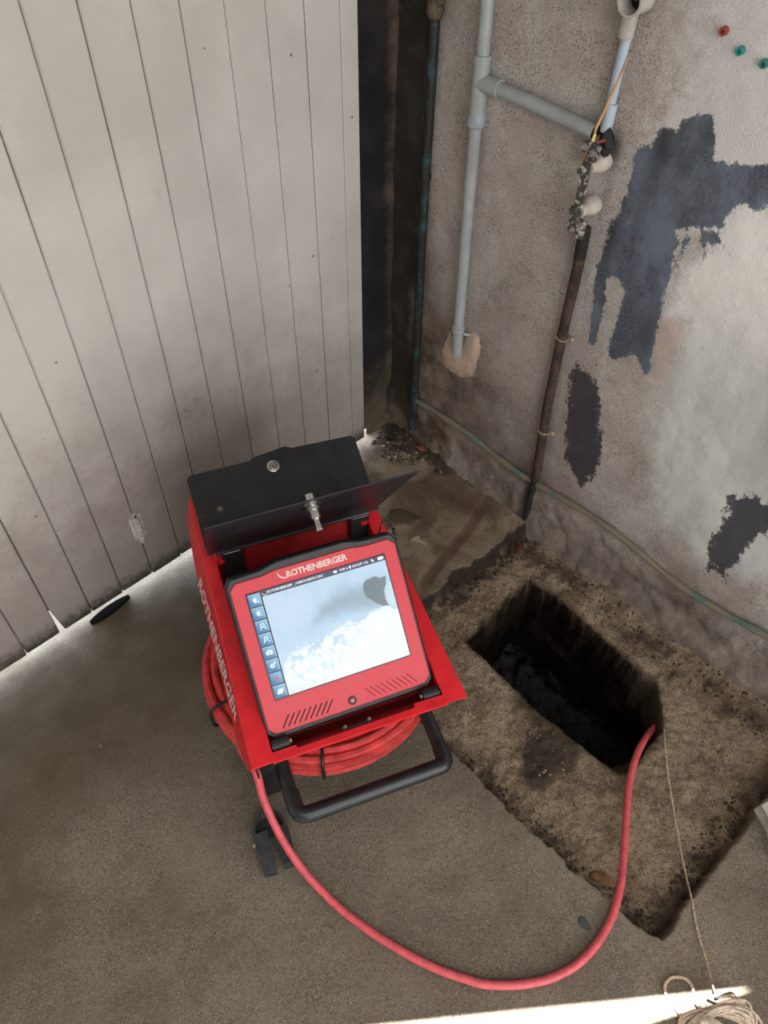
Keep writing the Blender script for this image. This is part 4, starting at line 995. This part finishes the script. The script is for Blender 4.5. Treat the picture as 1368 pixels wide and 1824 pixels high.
tw = empty('twine_bundle', 'tangled bundle of pale twine at the bottom edge, lit by the sunbeam', 'twine', (.575, -.225, 0))
m = MB(); g = random.Random(3)
for i in range(46):
    a0 = g.uniform(-.5, .5); tilt = g.uniform(-.25, .25); rx = g.uniform(.040, .062); ry = g.uniform(.022, .034); q = []
    oz = g.uniform(-.004, .010)
    for k_ in range(28):
        t = 6.2832 * k_ / 28; x = rx * math.cos(t); y = ry * math.sin(t) * .9; z = .034 + ry * .75 * math.sin(t + tilt * 3 + 1.1) * .8 + oz
        q.append((x * math.cos(a0 - .6) - y * math.sin(a0 - .6), x * math.sin(a0 - .6) + y * math.cos(a0 - .6), max(.004, z)))
    m.tube(q, .0022, 5, closed=True)
m.build('wound_strands', M_TWINE, tw)
m = MB()
for i in range(7):
    a = i * .9; m.tube([(-.002 + .004 * math.cos(a + t) * 1 + (t - 1.5) * .006, .004 + .030 * math.cos(t * 2.1), .034 + .031 * abs(math.sin(t * 2.1)) + .004) for t in [k_ * .12 for k_ in range(13)]], .0022, 5)
m.build('binding_turns', M_TWINE, tw)
lp = [(0.5452, -0.1937, 0.02), (0.5503, -0.1819, 0.02), (0.5552, -0.1617, 0.015), (0.5624, -0.1412, 0.008), (0.5743, -0.1285, 0.006), (0.5905, -0.1272, 0.006), (0.602, -0.1347, 0.006), (0.6101, -0.146, 0.008), (0.6077, -0.1598, 0.012), (0.5955, -0.1691, 0.02), (0.582, -0.1806, 0.03), (.576, -.205, .05)]
o = MB().tube(catmull(lp, 6), .0026, 7).build('loose_loop', M_TWINE, tw); o.data.transform(Matrix.Translation((-.575, .225, 0)))
for pth in ([(.612, -.190, .048), (.640, -.205, .030), (.652, -.218, .012), (.640, -.235, .020), (.615, -.232, .040)], [(.600, -.180, .052), (.607, -.196, .060), (.630, -.214, .045), (.628, -.240, .030), (.600, -.250, .03)], [(.63, -.23, .03), (.648, -.262, .012), (.628, -.292, .008), (.60, -.285, .02)]):
    o = MB().tube(catmull(pth, 6), .0024, 7).build('loose_end', M_TWINE, tw); o.data.transform(Matrix.Translation((-.575, .225, 0)))

# ------------------------------------------------------------------ services on the right wall
def wp(yz, x): return (x, yz[0], yz[1])
def along_x(y, z, x=1.25): return frame((x, y, z), (0, 1, 0), (0, 0, 1), (1, 0, 0)) @ Matrix.Rotation(math.pi, 4, 'Y')   # local z points off the wall
def pipe_mat(name, rgb, dirt, amt, rough=.5, scale=25):
    k = NT(name); p = k.pos(); f = k.noise(p, scale, 7, .75); h = k.noise(p, 160, 4, .7)
    col = k.mix(k.ramp(h, .3, .7, 0, .35), s2l(rgb), tuple(v * .7 for v in s2l(rgb)[:3]) + (1,))
    col = k.mix(k.ramp(f, .62 - amt * .35, .66 - amt * .3), col, s2l(dirt))
    return k.out(col, rough, k.bump(k.math('ADD', f, h), .6, .002), spec=.4)
M_GREENP = pipe_mat('flaking_green_paint', (34, 70, 68), (32, 32, 30), .62)
M_PVC = simple('grey_conduit', (148, 152, 150), .42, var=.06, scale=25, dust=(120, 112, 100), dust_amt=.4)
M_RUST = pipe_mat('rusty_steel', (74, 55, 45), (48, 37, 31), .4, .85)
M_BLUE = simple('blue_grey_conduit', (160, 174, 184), .5, var=.06, scale=30, dust=(150, 148, 138), dust_amt=.5)
M_RIDGE = pipe_mat('painted_over_pipe', (118, 108, 90), (88, 106, 95), .35, .85, 7)
M_CLAMP = pipe_mat('tarnished_clamp', (66, 64, 58), (176, 170, 158), .28, .7, 70)
M_PORC = simple('dirty_porcelain', (184, 174, 162), .45, var=.1, scale=40, dust=(120, 100, 78), dust_amt=.5)
M_BLK = simple('tar_black', (26, 23, 20), .8, var=.2, scale=80, bump=.5)
M_CEMENT = simple('cement_blob', (150, 136, 116), .95, var=.2, scale=90, bump=.6)

def ring_on(path_pt, d, r, h, seg=16):
    a = Vector(path_pt); d = Vector(d).normalized()
    return MB().tube([a - d * h / 2, a + d * h / 2], r, seg)
# flaking green pipe in the corner
P_ = [wp(q, 1.238) for q in [(1.1446, 2.45), (1.1446, 1.105), (1.1473, .923), (1.1499, .769), (1.1521, .606), (1.1519, .333), (1.1536, .052)]]
gp_ = link('corner_pipe', MB().tube(P_, .0105, 14).mesh('corner_pipe'), M_GREENP, label='flaking dark green pipe in the dark wall corner', cat='pipe')
MB().lathe([(.0125, -.030), (.0165, -.022), (.0165, .030), (.0120, .040)], Matrix.Translation((1.238, 1.1445, 1.125)), 16).build('pipe_coupling', pipe_mat('rough_coupling', (96, 84, 68), (60, 50, 42), .4, .9), gp_)
MB().lathe([(.0108, -.008), (.0128, -.006), (.0128, .006), (.0108, .008)], Matrix.Translation((1.238, 1.1498, .79)), 14).build('pipe_clip', M_GREENP, gp_)
# grey conduit with tee
cy_ = [(1.0184, 2.45), (1.0184, 1.2166), (1.0164, 1.1), (1.0160, 1.02), (1.0175, .9723), (1.0184, .805), (1.0150, .475), (1.0115, .395)]
cd = link('grey_conduit', MB().tube([wp(q, 1.232) for q in cy_], .0125, 18).mesh('grey_conduit'), M_PVC, label='grey plastic conduit running down the wall into pink plaster, with a side branch', cat='conduit')
bt = MB().tube([(1.232, 1.0165, 1.066), (1.232, 1.0175, .960)], .0160, 20).tube([(1.232, 1.016, 1.0185), (1.232, .968, 1.0195)], .0160, 20)
bt.lathe([(.0166, -.004), (.0166, .004)], Matrix.Translation((1.232, 1.0165, 1.062)), 20); bt.build('tee_fitting', M_PVC, cd)
MB().tube([wp((1.0, 1.0188), 1.232), wp((.90, 1.0170), 1.232), wp((.7530, 1.0085), 1.232)], .0128, 18).build('side_branch', M_PVC, cd)
MB().lathe([(.0165, -.013), (.0185, -.011), (.0185, .009), (.0165, .012)], Matrix.Translation((1.232, 1.0180, .951)), 20).build('collar', simple('grey_blue_collar', (142, 148, 154), .45, var=.08), cd)
c2 = MB().lathe([(.0135, -.010), (.0160, -.009), (.0160, -.002), (.0142, .0), (.0155, .003), (.0155, .008), (.0130, .010)], Matrix.Translation((1.232, 1.0150, .470)), 18)
c2.tube([(1.232, 1.0, .462), (1.247, .992, .455)], .004, 8); c2.build('collar', M_PVC, cd)
MB().lathe([(.0118, 0), (.0118, .002), (.0001, .002)], frame((1.232, .7535, 1.0085), (1, 0, 0), (0, 0, 1), (0, -1, 0)), 16, cap1=False).build('open_end', M_SLOT, cd)
# pale blue conduit and round box
bl = link('blue_conduit', MB().tube(catmull([wp(q, 1.243) for q in [(.7345, 1.175), (.7372, 1.150), (.7385, 1.1257), (.7395, 1.0875), (.7405, 1.055)]], 4), .0085, 12).tube(catmull([wp(q, 1.243) for q in [(.7380, 1.058), (.7390, 1.035), (.7400, 1.012)]], 4), .0105, 12).mesh('blue_conduit'), M_BLUE, label='pale blue conduit between the round box and the open conduit end', cat='conduit')
bx = empty('round_junction_box', 'round grey junction box without cover at the top of the wall', 'junction box', (1.25, .728, 1.213))
MB().lathe([(.021, 0), (.021, .036), (.0175, .036), (.0172, .006), (.0001, .006)], Matrix.Rotation(-math.pi / 2, 4, 'Y'), 28, cap1=False).build('box_shell', simple('box_grey', (176, 172, 164), .5, var=.08, scale=40, dust=(120, 112, 98), dust_amt=.5), bx)
MB().tube([(-.018, .004, -.018), (-.016, .006, -.052)], .0125, 16).build('lower_spout', simple('spout_grey', (166, 160, 152), .5, var=.1, scale=40, dust=(120, 112, 98), dust_amt=.5), bx)
MB().tube([(-.016, .018, .002), (-.014, .060, .006)], .007, 12).build('side_spout', M_PVC, bx)
MB().stone((-.014, .0, .004), .011, (.6, 1, .8), 4).build('packing', simple('mossy_packing', (134, 138, 72), .9, var=.3, scale=200), bx)
MB().lathe([(.0168, .0065), (.0001, .0070)], Matrix.Rotation(-math.pi / 2, 4, 'Y'), 20, cap0=False, cap1=False).build('box_inside', M_SLOT, bx)
# wires
k_w = simple('orange_wire', (204, 150, 104), .6, var=.08, scale=60)
link('orange_wire', MB().tube([wp(q, x) for q, x in [((.7242, 1.1370), 1.243), ((.7345, 1.081), 1.235), ((.7487, 1.0182), 1.226), ((.7500, 1.004), 1.226)]], [.0006, .0022, .0026, .0026], 7).tube([wp((.7575, .978), 1.232), wp((.7625, .966), 1.232), wp((.7665, .950), 1.236)], .003, 7).mesh('orange_wire'), k_w, label='stiff orange wire slanting up out of the open conduit end', cat='wire')
# open black socket with wire stubs
so_ = empty('open_socket', 'black open cable socket with yellow and red wire stubs at conduit end', 'cable socket', (1.25, .735, 1.005))
m = MB(); m.stone((-.010, -.004, -.004), .020, (.7, .95, 1.1), 12); m.stone((-.012, -.008, -.022), .014, (.7, .8, 1.1), 13); m.stone((-.010, .012, .006), .010, (.7, .8, 1), 14); m.build('tar_mass', M_BLK, so_)
MB().tube(catmull([(-.026, .012, .004), (-.034, .009, -.002), (-.035, .010, -.010), (-.031, .014, -.020)], 5), .0028, 8).build('yellow_wire_stub', simple('yellow_wire', (226, 208, 128), .5, var=.05), so_)
MB().tube(catmull([(-.022, -.008, .0), (-.028, .002, -.006), (-.034, .010, -.014), (-.036, .016, -.020)], 5), .0026, 8).build('red_wire_stub', simple('red_wire', (150, 66, 62), .5, var=.05), so_)
# earthing link on two porcelain insulators
el = empty('earthing_link', 'tarnished earthing bar bolted on two white porcelain insulators', 'earthing bar', (1.25, .734, .92))
for z, y in ((.961, .7335), (.8805, .7345)):
    MB().lathe([(.0165, 0), (.0175, .008), (.0165, .018), (.0130, .026), (.0105, .032), (.0105, .046)], Matrix.Translation((0, y - .734, z - .92)) @ Matrix.Rotation(-math.pi / 2, 4, 'Y'), 24).build('insulator', M_PORC, el)
Mb = lambda x, y, z, r=0: Matrix.Translation((x - 1.25, y - .734, z - .92)) @ Matrix.Rotation(r, 4, 'X')
MB().cbox((0, 0, 0), (.005, .0175, .108), .001, Mb(1.200, .7365, .918, math.radians(1))).build('link_bar', M_CLAMP, el)
def bolt(m, x, y, z, r=.0085, h=.010):
    m.lathe([(r * 1.25, 0), (r * 1.25, .002), (r, .0025), (r, h * .6), (r * .62, h * .65), (r * .62, h), (.0001, h + .0008)], Matrix.Translation((x - 1.25, y - .734, z - .92)) @ Matrix.Rotation(-math.pi / 2, 4, 'Y'), 6 if r > .007 else 12, cap1=False)
for y, z in ((.7385, .9600), (.7400, .8835)): m = MB(); bolt(m, 1.198, y, z, .0090, .014); m.build('bar_bolt', M_CLAMP, el)
m = MB(); m.cbox((0, 0, 0), (.010, .034, .022), .003, Mb(1.207, .7375, .9925)); m.cbox((0, 0, 0), (.012, .016, .024), .003, Mb(1.212, .7355, .981)); m.build('upper_clamp', M_CLAMP, el)
for y, z in ((.7485, .9945), (.7290, .9895)): m = MB(); bolt(m, 1.202, y, z, .0050, .009); m.build('clamp_bolt', simple('white_capped_bolt', (186, 182, 172), .5, var=.1), el) if False else m.build('clamp_bolt', M_STEEL, el)
m = MB(); m.cbox((0, 0, 0), (.020, .032, .026), .004, Mb(1.214, .7395, .8480)); m.cbox((0, 0, 0), (.010, .018, .016), .003, Mb(1.216, .7320, .8330)); m.build('lower_clamp', M_CLAMP, el)
for y, z in ((.7540, .8500), (.7420, .8440), (.7290, .8590)): m = MB(); bolt(m, 1.204, y, z, .0050, .009); m.build('clamp_bolt', M_STEEL, el)
# rusty pipe below it
ru = link('rusty_pipe', MB().tube([wp(q, 1.2375) for q in [(.7365, .838), (.7341, .762), (.7372, .589), (.7367, .404), (.727, .165)]], .0110, 16).mesh('rusty_pipe'), M_RUST, label='rusty brown steel pipe below the earthing bar, tied with wire', cat='pipe')
MB().tube([wp((.7362, .836), 1.2375), wp((.7345, .775), 1.2375)], .0118, 14).build('black_sleeve', M_BLK, ru)
for z, y in ((.589, .737), (.3265, .7340)):
    m = MB(); m.tube([(1.2375 + .0125 * math.cos(6.2832 * a / 16), y + .0125 * math.sin(6.2832 * a / 16), z + .003 * math.sin(6.2832 * a / 16)) for a in range(16)], .0018, 6, closed=True)
    m.stone((1.243, y - .018, z - .001), .009, (.8, 1, .9), 5); m.build('wire_tie', M_CEMENT, ru)
link('black_lead_pipe', MB().tube(catmull([wp(q, 1.236) for q in [(.7280, .158), (.7300, .10), (.7310, .03), (.7320, -.03)]], 4), .0085, 12).mesh('black_lead_pipe'), M_BLK, label='short black tarred pipe end below the painted-over pipe', cat='pipe')
# painted-over pipe along the wall
rd = catmull([wp(q, 1.240) for q in [(1.1445, .160), (1.065, .1656), (.943, .1640), (.8246, .1500), (.7504, .1490), (.6888, .1540), (.5469, .1650), (.4323, .1555), (.3195, .1360), (.2067, .1407), (.0948, .1570), (-.05, .170), (-.4, .18)]], 8)
rr = [.0075 + .0022 * math.sin(i * .7) * math.sin(i * .23) for i in range(len(rd))]
link('skirting_pipe', MB().tube(rd, rr, 10).mesh('skirting_pipe'), M_RIDGE, label='painted-over thin pipe running low along the wall above the pit', cat='pipe')
# wall plugs
for (y, z), rgb, lab in (((.5843, 1.2002), (150, 62, 56), 'red wall plug near the top right of the wall'), ((.5515, 1.1823), (40, 130, 128), 'teal wall plug just right of the red one'), ((.5108, 1.1755), (46, 118, 106), 'green wall plug at the right edge of the picture')):
    m = MB(); m.lathe([(.0062, -.004), (.0062, .005), (.0030, .005), (.0030, .001), (.0001, .001)], Matrix.Translation((1.248, y, z)) @ Matrix.Rotation(-math.pi / 2, 4, 'Y'), 12, cap1=False)
    link('wall_plug', m.mesh('wall_plug'), simple('plug_' + lab.split()[0], rgb, .6, var=.1), label=lab, cat='wall plug')

# ------------------------------------------------------------------ loose things
def scatter(name, poly, n, r0, r1, mat, zadd=0.0, seed=1, wall=None, label=None, cat=None, sq=(1, .8, .6)):
    g = random.Random(seed); xs = [p[0] for p in poly]; ys = [p[1] for p in poly]; m = MB(); c = 0; tries = 0
    while c < n and tries < n * 60:
        tries += 1; x, y = g.uniform(min(xs), max(xs)), g.uniform(min(ys), max(ys))
        s = float(sdf(np.array([x]), np.array([y]), poly)[0])
        if s < 0 or g.random() > min(1, s / .03 + .15): continue
        if float(sdf(np.array([x]), np.array([y]), hole_rim)[0]) > -.008: continue
        r = r0 + (r1 - r0) * g.random() ** 2.5
        m.stone((x, y, floor_z(x, y) + r * .25 + zadd), r, sq, g.random()); c += 1
    return link(name, m.mesh(name, False), mat, label=label, cat=cat, kind='stuff')
M_GRAVD = simple('dark_gravel', (58, 48, 38), .9, var=.35, scale=25, dust=(120, 106, 88), dust_amt=.6)
M_GRAVL = simple('pale_gravel', (156, 142, 120), .9, var=.25, scale=25)
big_g = [(1.150, 1.235), (1.262, 1.262), (1.262, .90), (1.222, .90), (1.185, 1.05), (1.12, 1.15)]
scatter('gravel_heap', big_g, 620, .0018, .0062, M_GRAVD, seed=2, label='dark gravel and grit heaped in the back corner', cat='gravel')
scatter('pale_pebbles', big_g, 60, .0025, .0058, M_GRAVL, seed=3, label='pale pebbles lying among the dark corner gravel', cat='gravel')
strip_n = [(x + .004, y) for x, y in pit_near] + [(x + .05, y) for x, y in pit_near[::-1]]
scatter('grit_near_edge', strip_n, 420, .0012, .0046, M_GRAVD, seed=4, label='dark grit along the near edge of the pit', cat='grit')
scatter('grit_right_edge', [(.66, -.076), (1.0, -.08), (1.0, -.03), (.66, -.03)], 330, .0012, .0055, M_GRAVD, seed=5, label='dark grit along the right edge of the pit', cat='grit')
scatter('grit_back_edge', [(.90, .735), (1.235, .72), (1.235, .66), (.90, .69)], 330, .0012, .0050, M_GRAVD, seed=6, label='dark grit along the back edge of the pit', cat='grit')
scatter('grit_wall_side', [(1.14, .66), (1.225, .66), (1.235, -.05), (1.15, -.05)], 520, .0012, .0048, M_GRAVD, seed=7, label='dark grit in the pit along the wall foot', cat='grit')
scatter('pit_crumbs', [(.66, .70), (1.15, .68), (1.2, -.06), (.66, -.06)], 420, .0010, .0034, M_GRAVL, seed=8, label='small pale crumbs strewn over the sandy pit floor', cat='grit')

M_CHUNK = simple('pale_concrete', (182, 178, 170), .9, var=.12, scale=60, bump=.5)
m = MB(); m.add([(.905, -.160, 0), (.952, -.118, 0), (.975, -.078, 0), (1.04, -.09, 0), (1.04, -.18, 0), (.96, -.20, 0), (.915, -.152, .024), (.955, -.118, .030), (.978, -.084, .028), (1.03, -.098, .036), (1.03, -.17, .034), (.96, -.19, .030)],
         [(5, 4, 3, 2, 1, 0), (6, 7, 8, 9, 10, 11)] + [(i, (i + 1) % 6, 6 + (i + 1) % 6, 6 + i) for i in range(6)])
link('concrete_chunk', m.mesh('concrete_chunk', False), M_CHUNK, label='pale broken concrete chunk at the right edge by the pit corner', cat='stone')
m = MB(); m.tube([(1.2285, .288, -.004), (1.236, .262, .000)], .0034, 12)
link('metal_stub', m.mesh('metal_stub'), M_CHROME, label='small shiny metal tube on the gritty ledge behind the hole', cat='tube')
def leaf(name, c, L, Wd, rz, rgb, label, z=None, curl=.3):
    m = MB(); n = 7; vs = []; z0 = (floor_z(*c) if z is None else z) + .004
    for i in range(n):
        t = i / (n - 1); wv = math.sin(math.pi * (t * .86 + .07)) * Wd * (1 + .18 * math.sin(i * 2.3))
        for s in (-1, 0, 1): vs.append((c[0] + math.cos(rz) * (t - .5) * L - math.sin(rz) * s * wv, c[1] + math.sin(rz) * (t - .5) * L + math.cos(rz) * s * wv, z0 + abs(s) * wv * curl + .002 * math.sin(t * 5)))
    fs = [(i * 3 + a, (i + 1) * 3 + a, (i + 1) * 3 + a + 1, i * 3 + a + 1) for i in range(n - 1) for a in (0, 1)]
    m.add(vs, fs); me = m.mesh(name); o = link(name, me, simple(name + '_' + str(rgb[0]), rgb, .8, var=.2, scale=80), label=label, cat='leaf')
    md = o.modifiers.new('thickness', 'SOLIDIFY'); md.thickness = .0006; return o
leaf('dry_leaf', (1.217, 1.100), .038, .009, -1.3, (150, 84, 58), 'reddish dry leaf on the corner gravel', .022)
leaf('dry_leaf', (1.185, 1.165), .040, .009, -.6, (92, 74, 56), 'brown dry leaf on the corner gravel nearer the door', .020)
leaf('dry_leaf', (.660, .055), .050, .012, 1.9, (120, 84, 54), 'brown leaf in the near edge of the pit')
leaf('dry_leaf', (1.170, .690), .055, .008, .5, (96, 50, 34), 'rust-brown leaf in the back corner of the pit', -.02)
# dark chip on the slab, black pad under the door
m = MB(); m.stone((.556, .031, .002), .014, (1.3, .6, .18), 8)
link('dark_chip', m.mesh('dark_chip', False), simple('dark_chip', (66, 70, 66), .8), label='small dark chip on the slab left of the hose bend', cat='chip')
# tapered black pad lying under the door edge
ex_ = Vector((.0995, .0045, 0)).normalized(); ey_ = Vector((-ex_.y, ex_.x, 0))
m = MB(); up_, lo_ = [], []
for i in range(13):
    t = i / 12; wv = .0115 * math.sin(math.pi * (t * .9 + .05)) ** .6; up_.append(((t - .5) * .108, wv)); lo_.append(((t - .5) * .108, -wv * (1.1 - .3 * t)))
m.bprism(lo_ + up_[::-1], 0, .011, .002, frame((.294, 1.236, .002), ex_, ey_, (0, 0, 1)))
link('black_pad', m.mesh('black_pad'), M_PAD, label='thin black rubber pad lying on the floor under the plank door', cat='rubber pad')
# scattered specks on the slab
g = random.Random(21)
for i, (x, y, r, rgb, lab) in enumerate([(.205, .56, .0045, (190, 182, 166), 'small pale pebble on the slab left of the unit'), (.055, .245, .005, (204, 196, 182), 'small white crumb on the slab at the lower left')]):
    m = MB(); m.stone((x, y, floor_z(x, y) + r * .3), r, (1.2, .8, .6), i + 30)
    link('pebble', m.mesh('pebble', False), simple('pebble_' + str(i), rgb, .9), label=lab, cat='pebble')
